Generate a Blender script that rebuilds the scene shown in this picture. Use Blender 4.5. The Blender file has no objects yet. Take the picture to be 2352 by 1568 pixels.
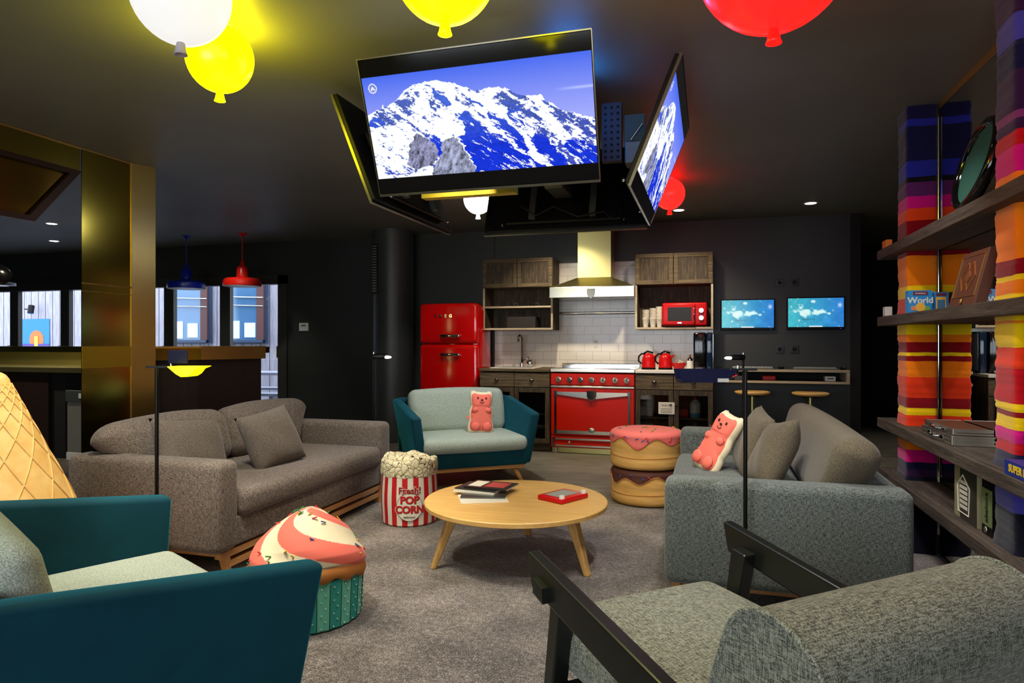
import bpy, bmesh, math, random
import numpy as np
from mathutils import Vector, Matrix, Euler, noise
random.seed(7)
PI = math.pi
R = math.radians
# ------------------------------------------------------------------ camera, world, exposure
scn = bpy.context.scene
COL = scn.collection
CAM_H = 1.22
cam_d = bpy.data.cameras.new('camera'); cam = bpy.data.objects.new('camera', cam_d); COL.objects.link(cam)
cam_d.sensor_width = 36; cam_d.lens = 36 * 1530 / 2352; cam_d.clip_start = 0.05; cam_d.clip_end = 100
cam.location = (0, 0, CAM_H); cam.rotation_euler = (R(90), 0, R(16.4))
scn.camera = cam
scn.view_settings.view_transform = 'Standard'; scn.view_settings.look = 'None'
scn.view_settings.exposure = 0.0; scn.view_settings.gamma = 1; scn.view_settings.use_curve_mapping = False
try:
    scn.cycles.max_bounces = 8; scn.cycles.transparent_max_bounces = 12; scn.cycles.caustics_reflective = False
    scn.cycles.use_denoising = True; scn.cycles.sample_clamp_indirect = 4
except Exception: pass
wd = bpy.data.worlds.new('world'); scn.world = wd; wd.use_nodes = True
wd.node_tree.nodes['Background'].inputs[0].default_value = (0.72, 0.84, 1.0, 1)   # dusk sky seen only through the bar windows
wd.node_tree.nodes['Background'].inputs[1].default_value = 4.2
CEIL = 2.58

# ambient fill light added at the unseen window behind the camera
def area_light(name, loc, rot, sx, sy, watts, colr):
    d = bpy.data.lights.new(name, 'AREA'); d.shape = 'RECTANGLE'; d.size = sx; d.size_y = sy; d.energy = watts; d.color = colr
    o = bpy.data.objects.new(name, d); COL.objects.link(o); o.location = loc; o.rotation_euler = rot; return o
area_light('window_daylight', (-1.3, -2.35, 1.55), (R(90), 0, 0), 4.4, 1.4, 60, (1.0, .97, .92))
# ceiling spots: x, y, watts, aim x, aim y, cone angle, blend, colour
WARM = (1.0, .86, .64); NEUT = (1.0, .95, .86); COOL = (.92, .98, .97)
SPOTS = [
    (-1.05, 3.05, 105, -1.03, 3.56, 78, .6, WARM),
    (-1.9, 4.3, 46, -1.9, 4.3, 80, .7, NEUT),
    (-2.35, 3.9, 60, -2.7, 3.7, 80, .7, NEUT),
    (-2.2, 2.3, 110, -2.3, 2.75, 88, .6, NEUT),
    (-1.45, 5.0, 125, -1.9, 5.5, 62, .6, COOL),
    (-.05, 3.6, 65, .25, 4.0, 84, .7, NEUT),
    (.1, 2.45, 85, .15, 2.95, 84, .6, COOL),
    (-.2, 1.55, 75, -.1, 1.9, 80, .6, NEUT),
    (-.6, 5.0, 60, -.45, 5.35, 60, .6, WARM),
    (-.2, 4.6, 50, .2, 4.85, 66, .6, NEUT),
    (-1.5, 1.2, 42, -1.5, 1.7, 80, .6, COOL),
    (-2.7, 1.75, 60, -2.85, 2.15, 60, .5, WARM),
    (-1.75, 2.2, 105, -1.7, 2.55, 52, .5, NEUT),
    (-1.6, 6.45, 112, -1.5, 7.75, 96, .7, WARM),
    (-.3, 6.45, 104, -.4, 7.75, 96, .7, WARM),
    (.5, 3.3, 38, 1.12, 3.9, 80, .7, NEUT),
    (-2.75, 6.1, 42, -2.9, 7.2, 66, .6, NEUT),
    (-5.4, 6.2, 45, -6.0, 7.3, 80, .7, NEUT),
    (-7.2, 4.5, 110, -7.3, 5.4, 90, .7, WARM),
    (-.6, 1.9, 30, -.9, 2.3, 80, .7, NEUT),
]

# ------------------------------------------------------------------ node / material helpers
def srgb(r, g, b):
    def f(c):
        c /= 255.0
        return c / 12.92 if c <= .04045 else ((c + .055) / 1.055) ** 2.4
    return (f(r), f(g), f(b), 1)
_M = {}
def mat(name, col, rough=.6, metal=0, **k):
    if name in _M: return _M[name]
    m = bpy.data.materials.new(name); m.use_nodes = True; nt = m.node_tree
    b = nt.nodes['Principled BSDF']
    b.inputs['Base Color'].default_value = col if len(col) == 4 else (*col, 1)
    b.inputs['Roughness'].default_value = rough; b.inputs['Metallic'].default_value = metal
    if 'spec' in k: b.inputs['Specular IOR Level'].default_value = k['spec']
    if 'coat' in k: b.inputs['Coat Weight'].default_value = k['coat']; b.inputs['Coat Roughness'].default_value = .05
    if 'sheen' in k:
        b.inputs['Sheen Weight'].default_value = k['sheen']; b.inputs['Sheen Roughness'].default_value = .35
        b.inputs['Sheen Tint'].default_value = k.get('sheen_col', (1, 1, 1, 1))
    if 'emit' in k:
        b.inputs['Emission Color'].default_value = k.get('ecol', col); b.inputs['Emission Strength'].default_value = k['emit']
    _M[name] = m
    return m
def N(nt, t, **k):
    n = nt.nodes.new(t)
    for a, v in k.items(): setattr(n, a, v)
    return n
def coords(nt, scale=(1, 1, 1), rot=(0, 0, 0), kind='Object'):
    tc = N(nt, 'ShaderNodeTexCoord'); mp = N(nt, 'ShaderNodeMapping')
    mp.inputs['Scale'].default_value = scale; mp.inputs['Rotation'].default_value = rot
    nt.links.new(tc.outputs[kind], mp.inputs['Vector']); return mp.outputs[0]
def noise_tex(nt, vec, scale, detail=3, rough=.55, dist=0):
    n = N(nt, 'ShaderNodeTexNoise'); n.inputs['Scale'].default_value = scale; n.inputs['Detail'].default_value = detail
    n.inputs['Roughness'].default_value = rough; n.inputs['Distortion'].default_value = dist
    nt.links.new(vec, n.inputs['Vector']); return n.outputs['Fac']
def ramp(nt, fac, stops, interp='LINEAR'):
    r = N(nt, 'ShaderNodeValToRGB'); cr = r.color_ramp; cr.interpolation = interp
    while len(cr.elements) > 1: cr.elements.remove(cr.elements[-1])
    cr.elements[0].position = stops[0][0]; cr.elements[0].color = stops[0][1]
    for p, c in stops[1:]:
        e = cr.elements.new(p); e.color = c
    nt.links.new(fac, r.inputs[0]); return r.outputs[0]
def mixc(nt, a, b, fac, mode='MIX'):
    m = N(nt, 'ShaderNodeMix', data_type='RGBA', blend_type=mode)
    for s, v in ((0, fac), (6, a), (7, b)):
        if hasattr(v, 'is_linked'): nt.links.new(v, m.inputs[s])
        else: m.inputs[s].default_value = v
    return m.outputs[2]
def mathn(nt, op, a, b=None):
    m = N(nt, 'ShaderNodeMath', operation=op)
    for i, v in enumerate((a, b)):
        if v is None: continue
        if hasattr(v, 'is_linked'): nt.links.new(v, m.inputs[i])
        else: m.inputs[i].default_value = v
    return m.outputs[0]
def bump(nt, height, strength=.3, dist=.01):
    b = N(nt, 'ShaderNodeBump'); b.inputs['Strength'].default_value = strength; b.inputs['Distance'].default_value = dist
    nt.links.new(height, b.inputs['Height']); nt.links.new(b.outputs[0], nt.nodes['Principled BSDF'].inputs['Normal'])
def setcol(m, sock): m.node_tree.links.new(sock, m.node_tree.nodes['Principled BSDF'].inputs['Base Color'])

def fabric(name, c1, c2, scale=260, stretch=(1, 1, 3), rough=.95, sheen=.25, blot=.0, bs=.5):
    m = mat(name, c1, rough, spec=.2, sheen=sheen); nt = m.node_tree
    st = 1.0 / stretch[2]
    n1 = noise_tex(nt, coords(nt, (st, 1, 1)), scale, 2, .6); n2 = noise_tex(nt, coords(nt, (1, st, 1)), scale, 2, .6); n3_ = noise_tex(nt, coords(nt, (1, 1, st)), scale, 2, .6)
    s = mathn(nt, 'MULTIPLY', mathn(nt, 'ADD', mathn(nt, 'ADD', n1, n2), n3_), .3333)
    col = ramp(nt, s, [(.43, c1), (.57, c2)])
    if blot:
        n3 = noise_tex(nt, coords(nt), 9, 3)
        col = mixc(nt, col, c2, mathn(nt, 'MULTIPLY', n3, blot))
    setcol(m, col); bump(nt, s, bs, .004); return m
def wood(name, c1, c2, c3=None, along='X', scale=6, rough=.5, bs=.15, stretch=14, planks=0):
    m = mat(name, c1, rough); nt = m.node_tree
    sc = {'X': (1, stretch, stretch), 'Y': (stretch, 1, stretch), 'Z': (stretch, stretch, 1)}[along]
    v = coords(nt, sc)
    n1 = noise_tex(nt, v, scale * .5, 5, .65, .6); n2 = noise_tex(nt, v, scale * 3, 3, .6)
    s = mathn(nt, 'ADD', mathn(nt, 'MULTIPLY', n1, .7), mathn(nt, 'MULTIPLY', n2, .3))
    st = [(.36, c1), (.62, c2)]
    if c3: st = [(.34, c1), (.5, c2), (.66, c3)]
    col = ramp(nt, s, st)
    setcol(m, col); bump(nt, s, bs, .01); return m

MT = {}
def build_materials():
    M = MT
    m = mat('dark_paint', srgb(44, 44, 42), .42, spec=.35); n = noise_tex(m.node_tree, coords(m.node_tree), 1.6, 4); setcol(m, ramp(m.node_tree, n, [(.3, srgb(48, 50, 49)), (.7, srgb(56, 57, 55))])); bump(m.node_tree, noise_tex(m.node_tree, coords(m.node_tree), 60, 2), .03, .002); M['wall'] = m
    m = mat('ceiling_paint', srgb(118, 116, 106), .5, spec=.35); n = noise_tex(m.node_tree, coords(m.node_tree), .9, 4); setcol(m, ramp(m.node_tree, n, [(.3, srgb(112, 110, 100)), (.7, srgb(124, 122, 111))])); bump(m.node_tree, noise_tex(m.node_tree, coords(m.node_tree), 5, 3), .05, .01); M['ceiling'] = m
    # carpet
    m = mat('carpet', srgb(110, 100, 92), 1, spec=.05, sheen=.3); nt = m.node_tree
    a = noise_tex(nt, coords(nt), 160, 3, .7); b = noise_tex(nt, coords(nt), 2.2, 4, .6); c_ = noise_tex(nt, coords(nt), 40, 3, .6)
    s = mathn(nt, 'ADD', mathn(nt, 'MULTIPLY', a, .55), mathn(nt, 'ADD', mathn(nt, 'MULTIPLY', b, .25), mathn(nt, 'MULTIPLY', c_, .2)))
    setcol(m, ramp(nt, s, [(.42, srgb(58, 52, 50)), (.51, srgb(116, 107, 101)), (.60, srgb(190, 178, 168))])); bump(nt, a, .8, .012); M['carpet'] = m
    # kitchen floor
    m = mat('kitchen_floor_boards', srgb(90, 88, 76), .5); nt = m.node_tree
    br = N(nt, 'ShaderNodeTexBrick'); nt.links.new(coords(nt, (1, 1, 1)), br.inputs['Vector'])
    br.inputs['Scale'].default_value = 1; br.inputs['Brick Width'].default_value = 1.6; br.inputs['Row Height'].default_value = .18; br.inputs['Mortar Size'].default_value = .003
    br.inputs['Color1'].default_value = srgb(104, 100, 86); br.inputs['Color2'].default_value = srgb(84, 80, 68); br.inputs['Mortar'].default_value = srgb(45, 42, 36)
    n = noise_tex(nt, coords(nt, (1, 8, 1)), 4, 5); setcol(m, mixc(nt, br.outputs['Color'], ramp(nt, n, [(.3, srgb(60, 58, 48)), (.7, srgb(140, 134, 116))]), .5, 'MIX')); M['kfloor'] = m
    M['pale_floor'] = mat('pale_floor', srgb(150, 146, 128), .6)
    # splashback tiles
    m = mat('splashback_tiles', srgb(225, 215, 200), .22, coat=.3); nt = m.node_tree
    tc = N(nt, 'ShaderNodeTexCoord'); sp = N(nt, 'ShaderNodeSeparateXYZ'); cb = N(nt, 'ShaderNodeCombineXYZ')
    nt.links.new(tc.outputs['Object'], sp.inputs[0]); nt.links.new(sp.outputs[0], cb.inputs[0]); nt.links.new(sp.outputs[2], cb.inputs[1])
    br = N(nt, 'ShaderNodeTexBrick'); nt.links.new(cb.outputs[0], br.inputs['Vector']); br.inputs['Scale'].default_value = 1
    br.inputs['Brick Width'].default_value = .2; br.inputs['Row Height'].default_value = .1; br.inputs['Mortar Size'].default_value = .0025; br.inputs['Mortar Smooth'].default_value = .3
    br.inputs['Color1'].default_value = srgb(226, 217, 204); br.inputs['Color2'].default_value = srgb(218, 209, 196); br.inputs['Mortar'].default_value = srgb(176, 166, 152)
    setcol(m, br.outputs['Color']); bump(nt, mathn(nt, 'SUBTRACT', 1, br.outputs['Fac']), .25, .004); M['tiles'] = m
    # metals
    m = mat('brushed_steel', srgb(214, 205, 140), .38, 1); nt = m.node_tree  # yellow of the balloon lamp reflections is mixed into the steel colour
    n = noise_tex(nt, coords(nt, (1, 1, 60)), 12, 3); bump(nt, n, .05, .002); M['steel'] = m
    M['chrome'] = mat('chrome', srgb(220, 218, 214), .08, 1)
    M['darkchrome'] = mat('dark_chrome', srgb(120, 118, 114), .18, 1)
    m = mat('polished_brass', srgb(172, 160, 72), .15, 1); nt = m.node_tree; bump(nt, noise_tex(nt, coords(nt, (.4, .4, 2)), 2, 2), .02, .02); M['brass'] = m
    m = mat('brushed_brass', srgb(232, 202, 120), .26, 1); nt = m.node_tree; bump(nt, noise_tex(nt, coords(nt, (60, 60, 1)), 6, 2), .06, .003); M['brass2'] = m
    M['bronze_mirror'] = mat('bronze_mirror', srgb(160, 128, 60), .05, 1)
    M['mirror'] = mat('mirror_glass', srgb(215, 215, 212), .01, 1)
    M['gold'] = mat('gold_trim', srgb(222, 180, 104), .3, .9)
    M['blackmetal'] = mat('black_metal', srgb(18, 18, 18), .35, .6)
    M['greymetal'] = mat('grey_metal', srgb(105, 112, 112), .45, .7)
    M['black'] = mat('black_plastic', srgb(14, 14, 15), .4, spec=.15)
    M['gloss_black'] = mat('gloss_black', srgb(8, 8, 10), .08)
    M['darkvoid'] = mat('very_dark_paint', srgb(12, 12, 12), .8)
    M['white'] = mat('white_plastic', srgb(225, 224, 218), .4)
    M['paper'] = mat('white_paper', srgb(228, 222, 205), .7)
    M['cream'] = mat('cream_fabric', srgb(240, 225, 190), .85)
    M['grey_plastic'] = mat('grey_plastic', srgb(120, 120, 112), .5)
    M['red_gloss'] = mat('red_enamel', srgb(192, 8, 8), .12, coat=.5)
    M['red_stove'] = mat('vermilion_enamel', srgb(206, 26, 0), .35, spec=.2)
    M['red_plastic'] = mat('red_plastic', srgb(196, 14, 18), .3, spec=.3)
    M['oak'] = wood('pale_oak', srgb(206, 156, 84), srgb(226, 182, 108), along='X', scale=5, rough=.42, bs=.05)
    M['oakY'] = wood('oak_leg', srgb(184, 138, 74), srgb(214, 168, 96), along='Z', scale=5, rough=.45, bs=.05)
    M['rail_oak'] = wood('sofa_oak', srgb(168, 116, 66), srgb(198, 146, 90), along='X', scale=5, rough=.5, bs=.05)
    M['reclaimed'] = wood('reclaimed_wood', srgb(26, 20, 12), srgb(60, 48, 32), srgb(104, 86, 58), along='Z', scale=7, rough=.7, bs=.5)
    M['reclaimedX'] = wood('reclaimed_wood_rail', srgb(46, 37, 24), srgb(88, 73, 50), srgb(122, 102, 70), along='X', scale=7, rough=.7, bs=.5)
    M['shelfwood'] = wood('dark_shelf_wood', srgb(34, 28, 25), srgb(72, 61, 53), srgb(98, 84, 74), along='Y', scale=6, rough=.7, bs=.5)
    M['palewoodedge'] = wood('pale_board_edge', srgb(168, 152, 126), srgb(196, 180, 152), along='X', scale=5, rough=.6)
    M['bardark'] = wood('dark_bar_panel', srgb(26, 14, 11), srgb(42, 24, 18), along='Z', scale=4, rough=.5, bs=.1)
    M['blackwood'] = mat('black_stained_wood', srgb(22, 24, 20), .32)
    # fabrics
    M['sofagrey'] = fabric('grey_brown_weave', srgb(72, 64, 60), srgb(142, 130, 122), 330, (1, 1, 6), sheen=.25)
    M['sofagrey2'] = fabric('grey_green_weave', srgb(46, 50, 48), srgb(128, 136, 132), 420, (1, 1, 7), sheen=.3)
    M['cush_brown'] = fabric('brown_grey_weave', srgb(74, 66, 54), srgb(124, 114, 96), 420, (1, 1, 2), sheen=.2)
    M['cush_grey'] = fabric('pillow_grey_weave', srgb(78, 70, 65), srgb(126, 116, 108), 420, (1, 1, 2), sheen=.2)
    M['tweed'] = fabric('green_grey_tweed', srgb(52, 55, 46), srgb(158, 160, 142), 380, (1, 1, 8), sheen=.25, blot=.15, bs=.7)
    M['pale_seat'] = fabric('pale_grey_green_weave', srgb(132, 142, 128), srgb(196, 204, 190), 420, (1, 1, 2), sheen=.2)
    m = mat('teal_velvet', srgb(8, 70, 84), .8, spec=.2, sheen=.6, sheen_col=srgb(60, 190, 210)); nt = m.node_tree
    n = noise_tex(nt, coords(nt), 3, 4); setcol(m, ramp(nt, n, [(.3, srgb(5, 52, 66)), (.7, srgb(8, 68, 82))])); bump(nt, noise_tex(nt, coords(nt), 300, 2), .2, .002); M['teal'] = m
    M['coral'] = mat('coral_fabric', srgb(244, 116, 98), .85, sheen=.2)
    M['coral_dark'] = mat('coral_outline', srgb(190, 66, 56), .85)
    M['icing'] = mat('pink_icing_fabric', srgb(240, 118, 112), .8, sheen=.2)
    m = mat('sponge_fabric', srgb(228, 176, 96), .85); nt = m.node_tree; n = noise_tex(nt, coords(nt, (1, 1, 6)), 5, 4); setcol(m, ramp(nt, n, [(.3, srgb(214, 158, 80)), (.7, srgb(236, 188, 110))])); bump(nt, n, .08, .01); M['sponge'] = m
    M['choc'] = mat('chocolate_fabric', srgb(82, 40, 28), .7)
    M['teal_cup'] = mat('cupcake_case_dark', srgb(48, 158, 146), .85)
    M['teal_cup2'] = mat('cupcake_case_light', srgb(110, 200, 176), .85)
    M['dot'] = mat('pale_dot', srgb(200, 240, 226), .85)
    M['brownrim'] = mat('caramel_fabric', srgb(186, 116, 50), .8)
    M['popred'] = mat('popcorn_red', srgb(206, 20, 22), .7)
    M['popwhite'] = mat('popcorn_white', srgb(240, 234, 218), .75)
    M['ink'] = mat('black_ink', srgb(20, 16, 16), .7)
    # popcorn print
    m = mat('popcorn_print', srgb(244, 230, 186), .8); nt = m.node_tree
    vo = N(nt, 'ShaderNodeTexVoronoi', feature='DISTANCE_TO_EDGE'); v = coords(nt)
    nn = N(nt, 'ShaderNodeTexNoise'); nn.inputs['Scale'].default_value = 18; nt.links.new(v, nn.inputs['Vector'])
    vec = N(nt, 'ShaderNodeVectorMath', operation='MULTIPLY_ADD'); vec.inputs[1].default_value = (.05, .05, .05); nt.links.new(nn.outputs['Color'], vec.inputs[0]); nt.links.new(v, vec.inputs[2])
    nt.links.new(vec.outputs[0], vo.inputs['Vector']); vo.inputs['Scale'].default_value = 26
    setcol(m, ramp(nt, vo.outputs['Distance'], [(.0, srgb(40, 26, 16)), (.02, srgb(60, 40, 24)), (.045, srgb(244, 230, 186)), (.5, srgb(248, 238, 204))])); bump(nt, vo.outputs['Distance'], .5, .02); M['popprint'] = m
    # waffle
    m = mat('waffle', srgb(226, 168, 84), .6); nt = m.node_tree; n = noise_tex(nt, coords(nt), 14, 4); setcol(m, ramp(nt, n, [(.3, srgb(232, 178, 96)), (.7, srgb(246, 206, 132))])); M['waffle'] = m
    m = mat('smoked_glass', srgb(20, 20, 20), .05); M['smoked'] = m
    M['gb_green'] = mat('felt_green', srgb(30, 84, 72), .9)
    M['leather'] = mat('brown_leatherette', srgb(96, 58, 42), .5)
    M['lgtsteel'] = mat('aluminium', srgb(176, 172, 160), .35, .9)
    M['blue_paint'] = mat('blue_enamel', srgb(12, 40, 170), .3)
    M['redlamp_paint'] = mat('red_lamp_enamel', srgb(200, 26, 14), .3)
    M['glow_white'] = mat('lamp_glow', srgb(255, 250, 240), .5, emit=6.0, ecol=(1, .97, .9, 1))
    M['glow_yellow'] = mat('yellow_shade_glow', srgb(255, 250, 0), .5, emit=1.6, ecol=(1, .93, 0, 1))
def glass_mat(name, tint=(1, 1, 1, 1), gl=.08):
    if name in _M: return _M[name]
    m = bpy.data.materials.new(name); m.use_nodes = True; nt = m.node_tree
    for n in list(nt.nodes):
        if n.type != 'OUTPUT_MATERIAL': nt.nodes.remove(n)
    out = [n for n in nt.nodes][0]
    t = N(nt, 'ShaderNodeBsdfTransparent'); t.inputs[0].default_value = tint
    g = N(nt, 'ShaderNodeBsdfGlossy'); g.inputs['Roughness'].default_value = .02
    mx = N(nt, 'ShaderNodeMixShader'); mx.inputs[0].default_value = gl
    nt.links.new(t.outputs[0], mx.inputs[1]); nt.links.new(g.outputs[0], mx.inputs[2]); nt.links.new(mx.outputs[0], out.inputs[0])
    _M[name] = m; return m
build_materials()
GLASS = glass_mat('window_glass'); CABGLASS = glass_mat('cabinet_glass', (.72, .72, .7, 1), .06)

# ------------------------------------------------------------------ mesh helpers
def tag(o, label=None, cat=None, group=None, kind=None):
    if label: o['label'] = label
    if cat: o['category'] = cat
    if group: o['group'] = group
    if kind: o['kind'] = kind
    return o
def empty(name, loc=(0, 0, 0), rz=0):
    o = bpy.data.objects.new(name, None); COL.objects.link(o); o.location = loc; o.rotation_euler = (0, 0, rz); o.empty_display_size = .05
    return o
def thing(name, label, cat, loc=(0, 0, 0), rz=0, group=None):
    return tag(empty(name, loc, rz), label, cat, group)
def copy_tree(o, parent=None):
    c = o.copy(); COL.objects.link(c)
    if parent is not None: c.parent = parent
    for ch in [x for x in bpy.data.objects if x.parent == o]: copy_tree(ch, c)
    return c
class MB:
    def __init__(s): s.bm = bmesh.new(); s.mi = 0
    def _add(s, verts, faces):
        vs = [s.bm.verts.new(v) for v in verts]
        for f in faces:
            try:
                fc = s.bm.faces.new([vs[i] for i in f]); fc.material_index = s.mi
            except ValueError: pass
        return vs
    def m(s, i): s.mi = i; return s
    def box(s, x0, x1, y0, y1, z0, z1, mtx=None):
        v = [Vector((x, y, z)) for x in (x0, x1) for y in (y0, y1) for z in (z0, z1)]
        if mtx: v = [mtx @ p for p in v]
        s._add(v, [(0, 1, 3, 2), (4, 6, 7, 5), (0, 4, 5, 1), (2, 3, 7, 6), (0, 2, 6, 4), (1, 5, 7, 3)]); return s
    def rbox(s, x0, x1, y0, y1, z0, z1, r=.02, n=3, mtx=None, puff=0):
        """box with rounded edges, optionally puffed like a cushion"""
        cx, cy, cz = (x0 + x1) / 2, (y0 + y1) / 2, (z0 + z1) / 2; hx, hy, hz = (x1 - x0) / 2, (y1 - y0) / 2, (z1 - z0) / 2
        r = min(r, hx, hy, hz)
        def ticks(h):
            a = [-h + r * (1 - math.cos(k / n * PI / 2)) for k in range(n)] if r > 0 else []
            inner = max(1, min(10, int((2 * (h - r)) / .09))) if puff else 1
            mid = [-(h - r) + 2 * (h - r) * k / inner for k in range(inner + 1)]
            return a + mid + [-q for q in reversed(a)]
        T = [ticks(hx), ticks(hy), ticks(hz)]
        cache = {}
        def vert(p):
            key = tuple(round(q, 6) for q in p)
            if key in cache: return cache[key]
            inn = [max(-(h - r), min(h - r, q)) for q, h in zip(p, (hx, hy, hz))]
            d = Vector([a - b for a, b in zip(p, inn)])
            if d.length > 1e-9: d = d.normalized() * r
            q = Vector(inn) + d
            if puff:
                u, v, w = q.x / hx, q.y / hy, q.z / hz
                q.z += puff * w * (1 - u * u) * (1 - v * v)
                q.y += puff * .5 * v * (1 - u * u) * (1 - w * w)
                q.x += puff * .5 * u * (1 - v * v) * (1 - w * w)
            q = q + Vector((cx, cy, cz))
            if mtx: q = mtx @ q
            cache[key] = s.bm.verts.new(q); return cache[key]
        H = (hx, hy, hz)
        for ax in range(3):
            a, b = (ax + 1) % 3, (ax + 2) % 3
            for sg in (-1, 1):
                for i in range(len(T[a]) - 1):
                    for j in range(len(T[b]) - 1):
                        q = []
                        for (ii, jj) in ((i, j), (i + 1, j), (i + 1, j + 1), (i, j + 1)):
                            p = [0, 0, 0]; p[ax] = sg * H[ax]; p[a] = T[a][ii]; p[b] = T[b][jj]; q.append(vert(p))
                        if sg < 0: q.reverse()
                        if len(set(q)) >= 3:
                            try: f = s.bm.faces.new(q); f.material_index = s.mi
                            except ValueError: pass
        return s
    def cyl(s, p0, p1, r0, r1=None, n=20, cap=True):
        r1 = r0 if r1 is None else r1
        p0, p1 = Vector(p0), Vector(p1); d = (p1 - p0).normalized()
        u = d.orthogonal().normalized(); w = d.cross(u)
        ring = lambda p, r: [p + (u * math.cos(2 * PI * k / n) + w * math.sin(2 * PI * k / n)) * r for k in range(n)]
        F = [(k, (k + 1) % n, n + (k + 1) % n, n + k) for k in range(n)]
        if cap: F += [tuple(range(n - 1, -1, -1)), tuple(range(n, 2 * n))]
        s._add(ring(p0, r0) + ring(p1, r1), F); return s
    def lathe(s, prof, c=(0, 0, 0), n=32, mtx=None):
        vs = []
        for (r, z) in prof:
            for k in range(n):
                p = Vector((c[0] + r * math.cos(2 * PI * k / n), c[1] + r * math.sin(2 * PI * k / n), c[2] + z))
                vs.append(mtx @ p if mtx else p)
        F = []
        for i in range(len(prof) - 1):
            for k in range(n): F.append((i * n + k, i * n + (k + 1) % n, (i + 1) * n + (k + 1) % n, (i + 1) * n + k))
        if prof[0][0] > 1e-6: F.append(tuple(range(n - 1, -1, -1)))
        if prof[-1][0] > 1e-6: F.append(tuple(range((len(prof) - 1) * n, len(prof) * n)))
        s._add(vs, F); return s
    def prism(s, poly, d0, d1, axis='Z', mtx=None):
        n = len(poly); vs = []
        for d in (d0, d1):
            for (a, b) in poly:
                p = Vector({'Z': (a, b, d), 'Y': (a, d, b), 'X': (d, a, b)}[axis]); vs.append(mtx @ p if mtx else p)
        s._add(vs, [tuple(range(n - 1, -1, -1)), tuple(range(n, 2 * n))] + [(k, (k + 1) % n, n + (k + 1) % n, n + k) for k in range(n)]); return s
    def tube(s, pts, r, n=10, closed=False):
        pts = [Vector(p) for p in pts]; L = len(pts); rings = []
        rr = r if isinstance(r, (list, tuple)) else [r] * L
        up = None
        for i, p in enumerate(pts):
            a = pts[i - 1] if (i > 0 or closed) else p; b = pts[(i + 1) % L] if (i < L - 1 or closed) else p
            d = (b - a).normalized()
            if up is None: up = d.orthogonal().normalized()
            up = (up - d * up.dot(d)).normalized(); w = d.cross(up)
            rings.append([p + (up * math.cos(2 * PI * k / n) + w * math.sin(2 * PI * k / n)) * rr[i] for k in range(n)])
        F = []
        m = L if closed else L - 1
        for i in range(m):
            j = (i + 1) % L
            for k in range(n): F.append((i * n + k, i * n + (k + 1) % n, j * n + (k + 1) % n, j * n + k))
        if not closed: F += [tuple(range(n - 1, -1, -1)), tuple(range((L - 1) * n, L * n))]
        s._add([v for q in rings for v in q], F); return s
    def ball(s, c, rx, ry=None, rz=None, n=16, mtx=None):
        ry = rx if ry is None else ry; rz = rx if rz is None else rz; c = Vector(c)
        vs = [Vector((0, 0, -rz))]
        for i in range(1, n // 2):
            t = PI * i / (n // 2) - PI / 2
            for k in range(n): vs.append(Vector((rx * math.cos(t) * math.cos(2 * PI * k / n), ry * math.cos(t) * math.sin(2 * PI * k / n), rz * math.sin(t))))
        vs.append(Vector((0, 0, rz))); m = n // 2 - 1; F = []
        for k in range(n): F.append((0, 1 + (k + 1) % n, 1 + k))
        for i in range(m - 1):
            for k in range(n): F.append((1 + i * n + k, 1 + i * n + (k + 1) % n, 1 + (i + 1) * n + (k + 1) % n, 1 + (i + 1) * n + k))
        for k in range(n): F.append((1 + (m - 1) * n + k, 1 + (m - 1) * n + (k + 1) % n, len(vs) - 1))
        vs = [(mtx @ v if mtx else v) + c for v in vs]
        s._add(vs, F); return s
    def build(s, name, mats, parent=None, smooth=False, bevel=0):
        bmesh.ops.recalc_face_normals(s.bm, faces=s.bm.faces[:])
        me = bpy.data.meshes.new(name); s.bm.to_mesh(me); s.bm.free()
        for m in (mats if isinstance(mats, (list, tuple)) else [mats]): me.materials.append(m)
        o = bpy.data.objects.new(name, me); COL.objects.link(o)
        if parent is not None: o.parent = parent
        if smooth:
            me.shade_smooth()
            md = o.modifiers.new('wn', 'WEIGHTED_NORMAL') if smooth == 'w' else None
            if smooth == 'a': me.set_sharp_from_angle(angle=R(38))
        if bevel:
            b = o.modifiers.new('bevel', 'BEVEL'); b.width = bevel; b.segments = 2; b.limit_method = 'ANGLE'; b.angle_limit = R(40)
        return o
def struct(name, mb, m, parent=None, **k):
    o = mb.build(name, m, parent, **k)
    if parent is None: o['kind'] = 'structure'
    return o
def text_mesh(name, txt, size, m, parent=None, depth=.001, off=0, align='CENTER', mtx=None, warp=None, spacing=1.0):
    cu = bpy.data.curves.new(name, 'FONT'); cu.body = txt; cu.size = size; cu.align_x = align; cu.align_y = 'CENTER'
    cu.extrude = depth; cu.offset = off; cu.resolution_u = 3; cu.space_character = spacing
    tmp = bpy.data.objects.new(name + '_tmp', cu); COL.objects.link(tmp)
    dg = bpy.context.evaluated_depsgraph_get(); dg.update()
    me = bpy.data.meshes.new_from_object(tmp.evaluated_get(dg)); me.name = name
    bpy.data.objects.remove(tmp); bpy.data.curves.remove(cu)
    if warp:
        bm = bmesh.new(); bm.from_mesh(me)
        bmesh.ops.triangulate(bm, faces=bm.faces[:])
        bmesh.ops.subdivide_edges(bm, edges=[e for e in bm.edges if e.calc_length() > size * .4], cuts=2)
        bm.to_mesh(me); bm.free()
        for v in me.vertices: v.co = warp(v.co)
    elif mtx is not None:
        for v in me.vertices: v.co = mtx @ v.co
    me.materials.clear(); me.materials.append(m)
    o = bpy.data.objects.new(name, me); COL.objects.link(o)
    if parent is not None: o.parent = parent
    return o
def T(x, y, z, rx=0, ry=0, rz=0): return Matrix.Translation((x, y, z)) @ Euler((rx, ry, rz)).to_matrix().to_4x4()
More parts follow.
